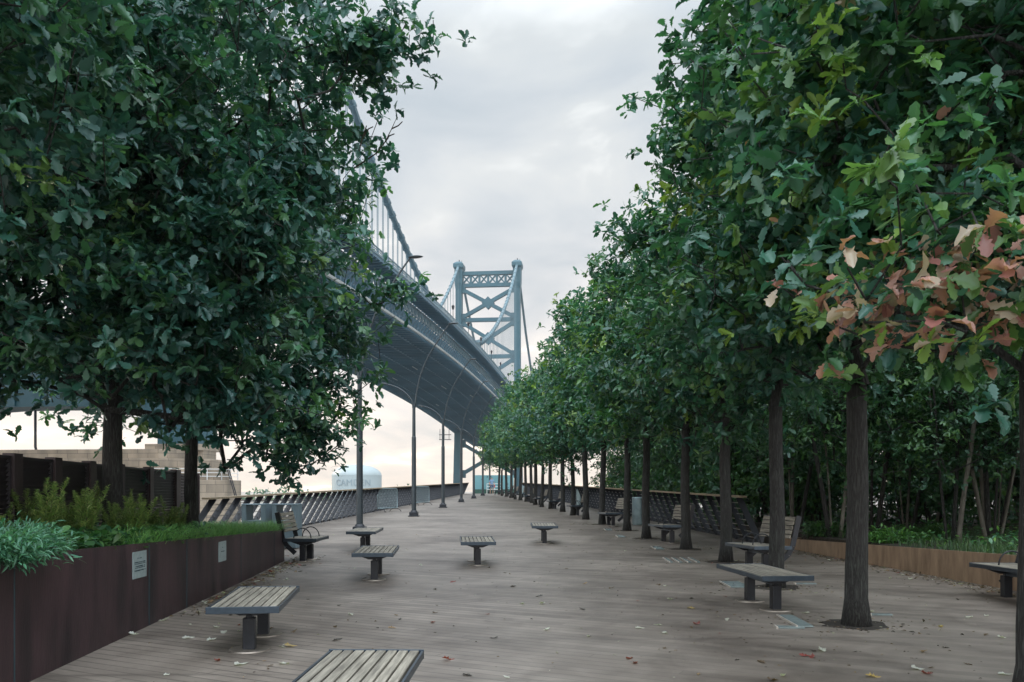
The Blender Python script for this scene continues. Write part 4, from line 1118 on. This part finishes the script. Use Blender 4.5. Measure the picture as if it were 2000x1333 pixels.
mt2 = make_tree('oak_tree', 3.94, 19.7, dz(19.7), .11, [(.2,0,4.7,1.8,2.1,2.4),(.1,0,3.8,1.8,1.8,1.2),(-1.1,-.3,4.9,.8,.9,.7),(-1.55,0,6.1,.8,.8,.6),(0,0,6.4,1.2,1.2,.9)], 800, 18, .18, 'mid', 15, fork=2.7,
          label='', group=OG, gaps=.2, minr=.006, cols=GREEN_R, p=[.30,.34,.24,.09,.03])
ft1 = make_tree('oak_tree', 3.58, 23.2, dz(23.2), .11, [(0,0,4.9,1.8,2.0,2.6),(-.1,0,3.8,1.8,1.8,1.2),(-1.3,0,5.7,.75,.8,.6)], 560, 15, .22, 'far', 16, fork=2.7,
          label='', group=OG, gaps=.15, minr=.01, cols=GREEN_R, p=[.22,.32,.27,.14,.05])
ft2 = make_tree('oak_tree', 3.53, 26.7, dz(26.7), .11, [(0,0,5.2,1.8,2.0,2.9),(.1,0,3.8,1.8,1.8,1.2),(-.5,.6,7.6,.7,.7,.8)], 560, 15, .22, 'far', 17, fork=2.7,
          label='', group=OG, gaps=.15, minr=.01, cols=GREEN_R, p=[.30,.32,.24,.11,.03])
rest = [(3.15,30.4),(2.88,34.0),(2.64,37.8),(2.43,41.8),(2.05,46.0),(1.66,48.8),(1.42,53),(1.28,56.7),(.98,60),(.62,63.5),(.25,67),(-.10,71.5),(-.5,76),(-.93,80.5),(-1.3,87)]
for i, (x, y) in enumerate(rest):
    o = copy_tree((ft1, ft2, mt2)[i % 3] if i < 4 else (ft1, ft2)[i % 2]); o.location = (x, y, dz(y)); o.rotation_euler = (.022*math.sin(i*4.1), .025*math.sin(i*2.7+1), 1.3*i+.6); k = 1+.09*math.sin(i*2.3)+.004*max(0, i-4); o.scale = (k, k, k*(1+.09*math.cos(i*1.7)))
    rest[i] = (o, y)
wd_ = ['fourth','fifth','sixth','seventh','eighth','ninth','tenth','eleventh','twelfth','thirteenth','fourteenth','fifteenth','sixteenth','seventeenth','eighteenth','nineteenth','twentieth','twenty-first']
seq = [mt1, mt2, ft1, ft2]+[o for o, _ in rest]
wd_.append('twenty-second')
for o, w_ in zip(seq, wd_): tag(o, '%s oak of the right row counting from the camera' % w_ if o is not seq[-1] else 'last and farthest oak of the right row', 'tree', OG)

# left oaks -------------------------------------------------------
GREEN_L = np.array([(.024,.080,.070),(.032,.100,.078),(.045,.122,.066),(.07,.17,.070),(.14,.25,.07)])
LP = [.34,.35,.20,.09,.02]
LG = 'oaks in the left planting bed'
TL = make_tree('oak_tree', -5.5, 12.0, .9, .145, [(.3,-.3,5.8,3.2,3.2,3.4),(1.3,-1.6,2.9,1.7,1.5,1.1),(2.4,-1.4,3.9,1.0,1.2,1.0),(-1.6,-.6,3.0,1.8,1.5,1.3),(3.3,-.6,6.4,.8,.6,.35),(3.9,-.6,6.75,.5,.4,.25),(2.7,-.6,5.0,.7,.7,.5),(1.9,-1.0,1.85,1.0,.8,.5)], 2500, 22, .17, 'oak', 21, fork=1.9,
          label='large oak with the thicker trunk in the left planting bed', group=LG, gaps=.42, cols=GREEN_L, p=LP, spread=.2)
make_tree('oak_tree', -5.7, 15.5, .9, .125, [(.2,0,5.7,3.1,3.0,3.7),(1.7,-.2,2.5,1.6,1.4,1.2),(2.6,-.2,3.6,.9,1.1,.8),(3.35,-.2,4.15,.45,.5,.35),(1.9,-.6,1.6,1.1,.9,.5),(-1,0,3.0,1.8,1.8,1.3)], 1900, 20, .17, 'mid', 22, fork=1.9,
          label='oak with the slimmer trunk beside the perforated fence panel at left', group=LG, gaps=.45, cols=GREEN_L, p=LP)
make_tree('oak_tree', -6.3, 6.6, .95, .14, [(.6,0,5.5,3.0,2.8,3.0),(1.4,.3,4.0,2.0,1.9,1.3)], 1300, 20, .17, 'oak', 23, fork=2.3,
          label='nearest left oak, only its overhanging leaves in the top left corner show', group=LG, gaps=.2, cols=GREEN_L, p=LP)
def loc(px, py, Y): return Vector(((px-CX)/F*Y, Y, HC+(HY-py)/F*Y))-Vector((-5.5, 12.0, .9))
mb = MB()
for ch in ([(690,330,12),(735,300,11.8),(752,278,11.7),(765,252,11.6),(774,232,11.6)], [(765,252,11.6),(778,246,11.6),(786,238,11.6)], [(752,278,11.7),(760,266,11.6),(770,262,11.5)], [(700,300,11.9),(708,270,11.9),(716,246,11.9)], [(708,270,11.9),(720,252,11.9),(729,248,11.9)]):
    mb.tube([loc(*c) for c in ch], [.011-.0018*i for i in range(len(ch))], 5)
mb.build('bare_twig', M['twig'], TL)
def twig(px, py, Y, lab, s=1.0, sd=1):
    p0 = Vector(((px-CX)/F*Y, Y, HC+(HY-py)/F*Y)); return p0

# grove behind the right rail --------------------------------------
GROVE = np.array([(.03,.085,.045),(.04,.11,.046),(.06,.14,.045),(.10,.20,.055)]); GVP = [.35,.35,.22,.08]
def make_grove_tree(seed, hgt=8.0, leaf=.13, nt_=620, per=17, tpl='mid', low=False):
    rng = np.random.default_rng(seed); rnd = random.Random(seed)
    e = empty('grove_tree', (0, 0, 0))
    tr = None; forks = []
    for k in range(4):
        a = 2*math.pi*k/4+rnd.random(); r_ = rnd.uniform(.02, .065); tx_, ty_ = math.cos(a)*rnd.uniform(.3,.9), math.sin(a)*rnd.uniform(.3,.9)
        tt = trunk_mesh((math.cos(a)*.12, math.sin(a)*.12, -.05), (tx_, ty_, 3.2), r_, r_*.7, 'stem', e, n=8, seed=seed+k, flare=1.15, bark='stem_pale' if k % 2 else 'bark')
        forks.append((tx_, ty_))
    NA, par, tips = grow(rng, (0, 0), 2.6, [(0,0,5.0,2.1,2.1,3.1),(0,0,2.5 if not low else 1.7,2.0,2.0,1.3 if not low else 1.6)], nt_, .15, .5, None, twist=seed)
    branch_mesh(NA, par, .06, 'limbs', e, minr=.008)
    V, lo, st, to, tint = tip_leaves(rng, NA, par, tips, None, per, leaf, tpl, .2, GROVE, GVP)
    build_np('crown', V, lo, st, to, tint, M['leaf'], e)
    return e
gt = [make_grove_tree(31), make_grove_tree(32), make_grove_tree(33, nt_=760, per=16, leaf=.18, tpl='far', low=True)]
spots = [(6.9,18.6),(8.1,19.6),(10.2,22.5),(8.5,16.8),(9.6,17.4),(9.3,13.5),(11.6,16.2),(10.6,19.2),(7.6,23.5),(9.2,26),(12.4,21.5),(12.6,26),(7.2,28.5),(10.8,30),(7.0,34),(9.6,36),(14.5,18.5),(15,24),(14,31),(7.1,40),(10.5,42),(6.6,46.5),(9.3,48.5),(17.5,22),(13.5,13.2),(17.5,28),(9.0,31.5),(13.2,28.5),(12.0,33.5),(16.3,31.5),(19.5,25),(20.5,31),(7.0,37.2),(7.0,43.2),(7.9,26.5),(18,18.5),(6.3,50.3),(8.2,45)]
near_lbl = ['multi-stemmed grove tree just behind the end of the right railing','leaning pair-stemmed grove tree right of the second oak trunk','dark thick clump of stems farther back in the grove','pale thin-stemmed grove tree right of the bright shrub','grove tree with leaning stems toward the right edge']
gu = set()
for i, (x, y) in enumerate(spots):
    s_ = gt[(i % 2) if i < 9 else 2]
    o = copy_tree(s_) if s_.name in gu else s_; gu.add(s_.name)
    o.location = (x, y, .6 if y < 21 else .42); o.rotation_euler = (0, 0, 1.1*i); k = 1+.12*math.sin(i*1.9); o.scale = (k, k, k*(1.05+.05*math.cos(i)))
    lab = near_lbl[i] if i < 5 else 'slender multi-stemmed tree in the dark grove behind the others'
    if i in (5, 6, 24): lab = 'grove tree at the right edge beyond the tan wall'
    tag(o, lab, 'tree', 'grove trees on the right')

# chain-link fence behind the grove
cf = empty('chain_link_fence', (0, 0, 0)); tag(cf, 'chain-link fence glimpsed between the grove stems', 'fence')
A = Vector((8.6, 32.5, .4)); Bv = Vector((24, 27.5, .4)); d = (Bv-A); l = d.length; d.normalize(); mb = MB(); H_ = 1.5
k = 0
while k*.14 < l:
    for sg in (-1, 1):
        s0 = k*.14; s1 = s0+sg*H_
        s1 = min(max(s1, 0), l); hh = abs(s1-s0)
        mb.bar(A+d*s0+Vector((0,0,0)), A+d*s1+Vector((0,0,hh)), .008, .008)
    k += 1
mb.build('mesh', M['galv'], cf)
k = 0
while k*2.5 < l:
    mb = MB(); q = A+d*(k*2.5); mb.tube([q-Vector((0,0,.1)), q+Vector((0,0,H_+.05))], .03, 8); mb.build('post', M['galv'], cf); k += 1
mb = MB(); mb.tube([A+Vector((0,0,H_)), Bv+Vector((0,0,H_))], .022, 8); mb.build('top_rail', M['galv'], cf)
pn = MB(); pn.box((9.4, 27.5, 1.05), (1.1, .1, 1.3)); pn.box((9.4, 27.5, 1.73), (1.16, .14, .06)); pn.box((8.95, 27.5, .6), (.08,.16,.5))
tag(pn.build('dark_panel', M['fence'], None, bevel=.01), 'black cabinet-like panel standing among the grove stems', 'panel')

# ------------------------------------------------------------------ undergrowth
def blades(rng, P, hmin, hmax, wid, lean, cols, p, name, parent=None):
    n = len(P); h = rng.uniform(hmin, hmax, n); a = rng.uniform(0, 6.283, n); dx = np.c_[np.cos(a), np.sin(a), np.zeros(n)]
    ln = rng.uniform(lean*.3, lean, n)[:, None]; side = np.c_[-np.sin(a), np.cos(a), np.zeros(n)]*wid
    K = 4; rows = []
    for i in range(K+1):
        f = i/K; c = P+dx*ln*h[:, None]*f**1.8+np.array([0,0,1.])*(h[:, None]*(f-.38*ln*f**3)); w_ = (1-f)**.7
        rows.append(c-side*w_); rows.append(c+side*w_)
    V = np.stack(rows, 1).reshape(-1, 3); k = 2*(K+1)
    f0 = np.array([[2*i, 2*i+1, 2*i+3, 2*i+2] for i in range(K)])
    lo = (f0[None]+np.arange(n)[:, None, None]*k).ravel(); to = np.full(n*K, 4); st = np.arange(n*K)*4
    return build_np(name, V, lo, st, to, np.repeat(pal(rng, n, cols, p), k, 0), M['grass'], parent)
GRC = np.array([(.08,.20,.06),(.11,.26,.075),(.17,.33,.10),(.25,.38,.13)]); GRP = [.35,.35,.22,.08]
rng = np.random.default_rng(77)
def in_poly(P, poly):
    x, y = P[:, 0], P[:, 1]; c = np.zeros(len(P), bool); n = len(poly)
    for i in range(n):
        x1, y1 = poly[i]; x2, y2 = poly[(i+1) % n]
        k = ((y1 > y) != (y2 > y)) & (x < (x2-x1)*(y-y1)/((y2-y1) or 1e-9)+x1); c ^= k
    return c
bed = [(a-.03, b) for a, b in wall_pts]+[(-5.0,18.05),(-6.5,19.1),(-6.9,19.0),(-6.2,13.5),(-5.95,9),(-6.6,3)]
def scatter(n, x0, x1, y0, y1, poly, zf, keep=None):
    P = np.c_[rng.uniform(x0, x1, n), rng.uniform(y0, y1, n)]; P = P[in_poly(P, poly)]
    if keep is not None: P = P[keep(P)]
    return np.c_[P, zf(P)]
zbed = lambda P: 1.10-(np.maximum(P[:, 1], 2)-7.08)*.0252-.11
P_ = scatter(44000, -7.2, -3.6, 9.6, 19.3, bed, zbed, lambda P: rng.random(len(P)) < np.clip((P[:, 1]-9.3)/1.8, 0, 1))
P_[:, 2] += .0
g = blades(rng, P_, .14, .38, .0042, 1.2, GRC, GRP, 'grass'); tag(g, 'bright green arching grass filling the far half of the left bed', 'grass', kind='stuff')
Ye = rng.uniform(9.2, 17.6, 2600); xe = np.where(Ye < 16.9, np.interp(Ye, [p_[1] for p_ in wall_pts], [p_[0] for p_ in wall_pts]), -4.42-.45*(Ye-16.9))-rng.uniform(.03, .3, 2600)
P_ = np.c_[xe, Ye, zbed(np.c_[xe, Ye])]
g = blades(rng, P_, .24, .48, .0042, 1.7, GRC*1.15, GRP, 'edge_grass'); tag(g, 'long grass blades arching over the edge of the brown wall', 'grass', kind='stuff')
# broad low leaves in front part of the bed
P_ = scatter(5200, -6.2, -3.6, 6.6, 11.8, bed, zbed, lambda P: rng.random(len(P)) < .85)
n = len(P_); P_[:, 2] += rng.uniform(.02, .26, n); D = randn_dir(rng, n); D[:, 2] = np.abs(D[:, 2])*.4
V, lo, st, to, kk = place_leaves('far', P_, D, np.tile([0,0,1.], (n, 1))+rng.normal(size=(n, 3))*.3, rng.uniform(.07, .14, n), 1.2)
o = build_np('ground_cover', V, lo, st, to, np.repeat(pal(rng, n, np.array([(.022,.075,.030),(.035,.10,.035),(.06,.14,.045),(.09,.16,.05)]), GRP), kk, 0), M['leaf']); tag(o, 'broad low dark leaves between the feathery plants of the left bed', 'ground cover', kind='stuff')
# bushy shrub spilling over the wall at far left
def lance_shrub(name, x, y, z, rx, ry, rz_, n, size, cols, label, group=None, seed=1, cat='shrub', tpl='lance', p=GRP):
    rg = np.random.default_rng(seed); e = empty(name, (x, y, z)); tag(e, label, cat, group)
    mb = MB(); m_ = 26; ends = []
    for k in range(m_):
        a = rg.uniform(0, 6.28); r_ = rg.uniform(.3, 1)**.6; q = Vector((math.cos(a)*rx*r_, math.sin(a)*ry*r_, rz_*rg.uniform(.35, 1)*(1.1-.5*r_)))
        pts_ = [Vector((0,0,-.05)), q*.5+Vector((0,0,.12*rz_)), q]; mb.tube(pts_, [.008,.006,.003], 4, cap=False); ends += [pts_[1], pts_[1].lerp(q, .5), q]
    mb.build('stem', M['twig'], e)
    E_ = np.array([tuple(v) for v in ends]); P2 = E_[rg.integers(0, len(E_), n)]+rg.normal(size=(n, 3))*np.array([rx, ry, rz_])*.16
    P2[:, 2] = np.maximum(P2[:, 2], -rz_*.55)
    D2 = P2*np.array([1,1,.6])+rg.normal(size=(n, 3))*.25; D2[:, 2] -= .08
    V, lo, st, to, kk = place_leaves(tpl, P2, D2, np.tile([0,0,1.], (n,1))+rg.normal(size=(n,3))*.4, rg.uniform(.6, 1.1, n)*size, 1.0)
    build_np('foliage', V, lo, st, to, np.repeat(pal(rg, n, cols, p), kk, 0), M['leaf'], e); return e
TEAL = np.array([(.05,.15,.09),(.07,.20,.12),(.11,.26,.16),(.05,.12,.07)])
lance_shrub('leafy_shrub', -3.90, 6.55, 1.06, .42, .62, .26, 5200, .085, TEAL, 'bushy blue-green narrow-leaved shrub spilling over the brown wall at far left', seed=4)
lance_shrub('leafy_shrub', -4.35, 7.35, 1.06, .45, .5, .30, 3800, .08, TEAL*.85, 'blue-green shrub just behind the one spilling over the wall', seed=5)
# feathery upright plants
FE = np.array([(.13,.21,.07),(.19,.27,.09),(.27,.33,.13),(.36,.37,.19)])
def feather_plant(seed):
    rg = np.random.default_rng(seed); e = empty('feathery_plant', (0,0,0)); mb = MB(); PP = []; DD_ = []; SS = []
    for k in range(8):
        a = rg.uniform(0, 6.28); ln = rg.uniform(.08, .34); h = rg.uniform(.42, .78); pts_ = [Vector((math.cos(a)*ln*f**1.5*h, math.sin(a)*ln*f**1.5*h, h*f)) for f in (0,.3,.6,.85,1)]
        mb.tube([(p_.x,p_.y,p_.z) for p_ in pts_], [.004,.0035,.003,.002,.001], 4, cap=False)
        for j in range(190):
            f = rg.uniform(.25, 1)**.8; i = min(3, int(f*4)); base = pts_[i].lerp(pts_[i+1], f*4-i) if f < 1 else pts_[-1]
            b = rg.uniform(0, 6.28); PP.append(tuple(base)); DD_.append((math.cos(b), math.sin(b), .7)); SS.append(.10*(1.15-f)*rg.uniform(.6, 1.2)+.018)
    mb.build('stem', M['twig'], e); n = len(PP)
    V, lo, st, to, kk = place_leaves('lance', np.array(PP), np.array(DD_), np.tile([0,0,1.], (n,1)), np.array(SS), .8)
    build_np('foliage', V, lo, st, to, np.repeat(pal(rg, n, FE, GRP), kk, 0), M['leaf'], e); return e
fp = [feather_plant(61), feather_plant(62), feather_plant(63)]; fu = set(); i = 0
sp = [(-5.05,8.4),(-4.75,8.9),(-5.35,9.2),(-4.9,9.6),(-5.5,9.9),(-5.1,10.4),(-4.7,10.3),(-5.6,10.9),(-5.0,11.3),(-5.25,8.0),(-5.6,8.5),(-4.7,11.9),(-5.8,11.9),(-4.9,12.8),(-5.5,13.3),(-4.55,9.3),(-5.35,7.3),(-5.7,7.5),(-4.3,10.0)]
for i, (x, y) in enumerate(sp):
    s_ = fp[i % 3]; o = copy_tree(s_) if s_.name in fu else s_; fu.add(s_.name)
    o.location = (x, y, wz(y)-.11); o.rotation_euler = (0,0,i*1.7); k = .75+.4*((i*37) % 10)/10; o.scale = (k,k,k*(.75+.5*((i*53) % 7)/7))
    tag(o, 'yellow-green feathery upright plant in front of the dark louvre fence', 'plant', 'feathery plants in the left bed')

# right bed
rbed = [(7.22,5),(7.24,11.6),(6.76,16.4),(6.47,19.4),(6.95,20.8),(9,21),(14,21),(16,9),(14,5)]
P_ = scatter(42000, 6.3, 14, 8, 21, rbed, lambda P: np.full(len(P), .60), lambda P: rng.random(len(P)) < np.clip((16.2-P[:, 1])/2.4, .12, 1))
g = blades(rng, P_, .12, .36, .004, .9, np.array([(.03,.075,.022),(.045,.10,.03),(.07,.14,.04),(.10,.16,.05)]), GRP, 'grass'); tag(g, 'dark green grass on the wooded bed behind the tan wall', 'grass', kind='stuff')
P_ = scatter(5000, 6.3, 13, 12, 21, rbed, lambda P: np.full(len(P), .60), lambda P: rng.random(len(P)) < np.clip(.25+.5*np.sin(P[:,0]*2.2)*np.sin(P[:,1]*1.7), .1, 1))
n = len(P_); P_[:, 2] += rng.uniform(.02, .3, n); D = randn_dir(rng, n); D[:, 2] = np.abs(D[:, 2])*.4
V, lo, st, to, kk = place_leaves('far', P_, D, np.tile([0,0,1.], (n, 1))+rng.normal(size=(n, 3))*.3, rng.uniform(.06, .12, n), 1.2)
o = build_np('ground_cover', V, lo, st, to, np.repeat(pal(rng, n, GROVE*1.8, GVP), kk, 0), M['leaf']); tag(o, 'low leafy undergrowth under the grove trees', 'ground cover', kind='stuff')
lance_shrub('low_shrub', 7.35, 16.6, .62, .55, .5, .28, 1500, .09, np.array([(.05,.14,.03),(.07,.19,.04),(.10,.24,.05),(.04,.11,.03)]), 'bright green low shrub under the grove right of the second oak', seed=7, tpl='far')
lance_shrub('low_shrub', 6.95, 18.9, .60, .55, .6, .42, 1700, .10, np.array([(.03,.08,.025),(.045,.11,.03),(.07,.14,.04),(.025,.07,.02)]), 'dark green low shrub at the near end of the right railing', seed=8, tpl='far')
lance_shrub('low_shrub', 8.4, 17.9, .60, .6, .6, .35, 1400, .10, np.array([(.03,.09,.025),(.045,.12,.03),(.07,.15,.04),(.025,.07,.02)]), 'low shrub deeper in the grove behind the bright one', seed=9, tpl='far')

# ------------------------------------------------------------------ fallen leaves
def fallen_mesh(seed, col):
    rg = random.Random(seed); tv, tf = TPL['oak']; me = bpy.data.meshes.new('fallen_leaf')
    cu = rg.uniform(.5, 1.8); tw = rg.uniform(-1, 1)
    vs = [(x*.9, y-.5, .06+cu*x*x*1.3+tw*x*(y-.5)*.7+.25*cu*(y-.5)**2+.03*math.sin(9*y+seed)) for x, y, z in tv]
    zm = min(v[2] for v in vs); vs = [(x, y, z-zm+.01) for x, y, z in vs]
    me.from_pydata(vs, [], tf); me.update()
    a = me.attributes.new('tint', 'FLOAT_COLOR', 'POINT')
    for i in range(len(vs)): q = .9+.2*rg.random(); a.data[i].color = (*[c*q for c in col], 1)
    me.materials.append(M['leaf']); return me
kinds = {'pale': (.46,.46,.42), 'brown': (.13,.085,.05), 'red': (.24,.055,.045), 'yellow': (.36,.25,.08), 'dark': (.045,.035,.03), 'tan': (.30,.20,.12)}
FM = {k: [fallen_mesh(i*7+j, c) for j in range(4)] for i, (k, c) in enumerate(kinds.items())}
rnd = random.Random(12); done = 0
def fallen(x, y, k, s, where):
    o = bpy.data.objects.new('fallen_leaf', rnd.choice(FM[k])); C.objects.link(o)
    o.location = (x, y, dz(y)+.003); o.rotation_euler = (rnd.uniform(-.25,.25), rnd.uniform(-.25,.25), rnd.uniform(0, 6.28)); o.scale = (s, s, s)
    cw = {'pale':'pale upturned','brown':'brown curled','red':'dark red','yellow':'yellowish','dark':'small dark','tan':'tan dry'}[k]
    tag(o, '%s fallen oak leaf lying %s' % (cw, where), 'leaf', 'fallen leaves on the deck')
# ones that can be picked out in the photograph
for px, py, k in [(885,1135,'red'),(845,1213,'red'),(875,1285,'red'),(1195,1147,'brown'),(1228,1283,'red'),(1240,1291,'red'),(1360,1216,'red'),(1350,1186,'yellow'),(1488,1290,'brown'),(1510,1325,'brown'),
                  (1573,1278,'red'),(1587,1280,'red'),(1705,1318,'yellow'),(1812,1313,'red'),(1803,1270,'tan'),(1838,1222,'yellow'),(1965,1314,'pale'),(1793,1303,'pale'),(1605,1267,'pale'),(1530,1317,'pale'),
                  (1957,1243,'pale'),(1285,1218,'pale'),(1298,1234,'pale'),(1250,1224,'pale'),(1068,1228,'pale'),(1020,1177,'pale'),(1058,1177,'pale'),(472,1294,'pale'),(553,1293,'pale'),(320,1210,'pale'),(262,1237,'pale'),
                  (423,1222,'pale'),(368,1243,'pale'),(414,1247,'pale'),(438,1232,'pale'),(575,1231,'brown'),(568,1259,'yellow'),(425,1287,'red'),(684,1198,'pale'),(1138,1188,'dark'),(1003,1144,'dark'),(1052,1163,'dark'),(659,1247,'dark'),(913,1315,'dark'),
                  (1420,1208,'pale'),(1573,1195,'pale'),(1700,1193,'pale'),(1894,1203,'pale')]:
    q = gp(px, py, .02); fallen(q.x, q.y, k, rnd.uniform(.10, .145), 'in the foreground of the walkway'); done += 1
for i in range(190):
    Y = 5.5+22*rnd.random()**1.5; x = rnd.uniform(-.42, .56)*Y
    if x < wall_pts[0][0] and Y < 17.5: x = -3.2*rnd.random()
    if x < -3.6 and Y < 18: continue
    if x > 6.3: continue
    fallen(x, Y, rnd.choice(['pale','pale','brown','dark','dark','tan','brown','red' if rnd.random() < .4 else 'dark']), rnd.uniform(.04, .10), 'on the open deck among others'); done += 1
for i in range(115):                                            # drift at the foot of the brown wall and the bench
    Y = rnd.uniform(11, 18); x = wall_x(min(Y, 16.8))+.08+abs(rnd.gauss(0, .25)) if Y < 17 else rnd.uniform(-5, -3.6)
    fallen(x, Y, rnd.choice(['brown','dark','pale','red','tan','pale','brown']), rnd.uniform(.06, .13), 'in the drift at the foot of the brown wall'); done += 1
rxw = lambda Y: 7.16-(Y-12.4)*.113-.02
for i in range(70):
    Y = rnd.uniform(9.5, 19.4); x = rxw(Y)-abs(rnd.gauss(0, .35))-.03
    fallen(x, Y, rnd.choice(['brown','brown','red','pale','tan','brown','dark']), rnd.uniform(.06, .13), 'along the foot of the tan wall'); done += 1
# fine litter: crumbs and bits nobody could count
n = 3600; rg = np.random.default_rng(9)
a = np.c_[rg.uniform(-4, 6.8, n), rg.uniform(5, 40, n), np.zeros(n)]
b1_ = np.c_[np.zeros(900), rg.uniform(10, 18, 900), np.zeros(900)]; b1_[:, 0] = np.interp(b1_[:, 1], [p_[1] for p_ in wall_pts], [p_[0] for p_ in wall_pts])+.05+np.abs(rg.normal(size=900))*.2
b2_ = np.c_[np.zeros(1600), rg.uniform(8, 19.4, 1600), np.zeros(1600)]; b2_[:, 0] = 7.16-(b2_[:, 1]-12.4)*.113-.04-np.abs(rg.normal(size=1600))*.22
trk = np.array([(x, y) for _, x, y in pits]); b3_ = np.repeat(trk, 160, 0)+rg.normal(size=(160*len(trk), 2))*np.array([.5,.35]); b3_ = np.c_[b3_, np.zeros(len(b3_))]
a = a[(a[:, 0] < 4.4-.065*(a[:, 1]-20)+1.2) | (a[:, 1] < 19)]; a = a[a[:, 0] > -3.5-.02*a[:, 1]]
a = a[(a[:,0] > 1.5) | (rg.random(len(a)) < .45)]
P_ = np.vstack([a, b1_, b2_, b3_]); P_[:, 2] = dz(P_[:, 1])+.006; n = len(P_)
D = rg.normal(size=(n, 3)); D[:, 2] *= .1
V, lo, st, to, kk = place_leaves('far', P_, D, np.tile([0,0,1.], (n,1))+rg.normal(size=(n,3))*.25, rg.uniform(.012, .05, n)*np.where(np.arange(n) < len(a), .8, 1.35), 1.0)
cc = np.array([(.05,.035,.025),(.12,.08,.05),(.22,.15,.09),(.35,.33,.28)]); o = build_np('leaf_litter', V, lo, st, to, np.repeat(pal(rg, n, cc, [.4,.3,.18,.12]), kk, 0), M['leaf']); tag(o, 'crumbled leaf litter scattered over the deck', 'leaf litter', kind='stuff')

# ------------------------------------------------------------------ haze over the river
mb = MB(); mb.box((0, 400, 62), (3600, 1200, 140))
hz_ = mb.build('haze', None); tag(hz_, kind='stuff')
m = bpy.data.materials.new('thin_haze'); m.use_nodes = True; t = m.node_tree; t.nodes.clear()
o_ = nd('ShaderNodeOutputMaterial', t); pv = nd('ShaderNodeVolumePrincipled', t); pv.inputs['Density'].default_value = .00013; pv.inputs['Color'].default_value = (.93,.96,1,1); pv.inputs['Anisotropy'].default_value = .3
t.links.new(pv.outputs[0], o_.inputs['Volume']); hz_.data.materials.append(m)
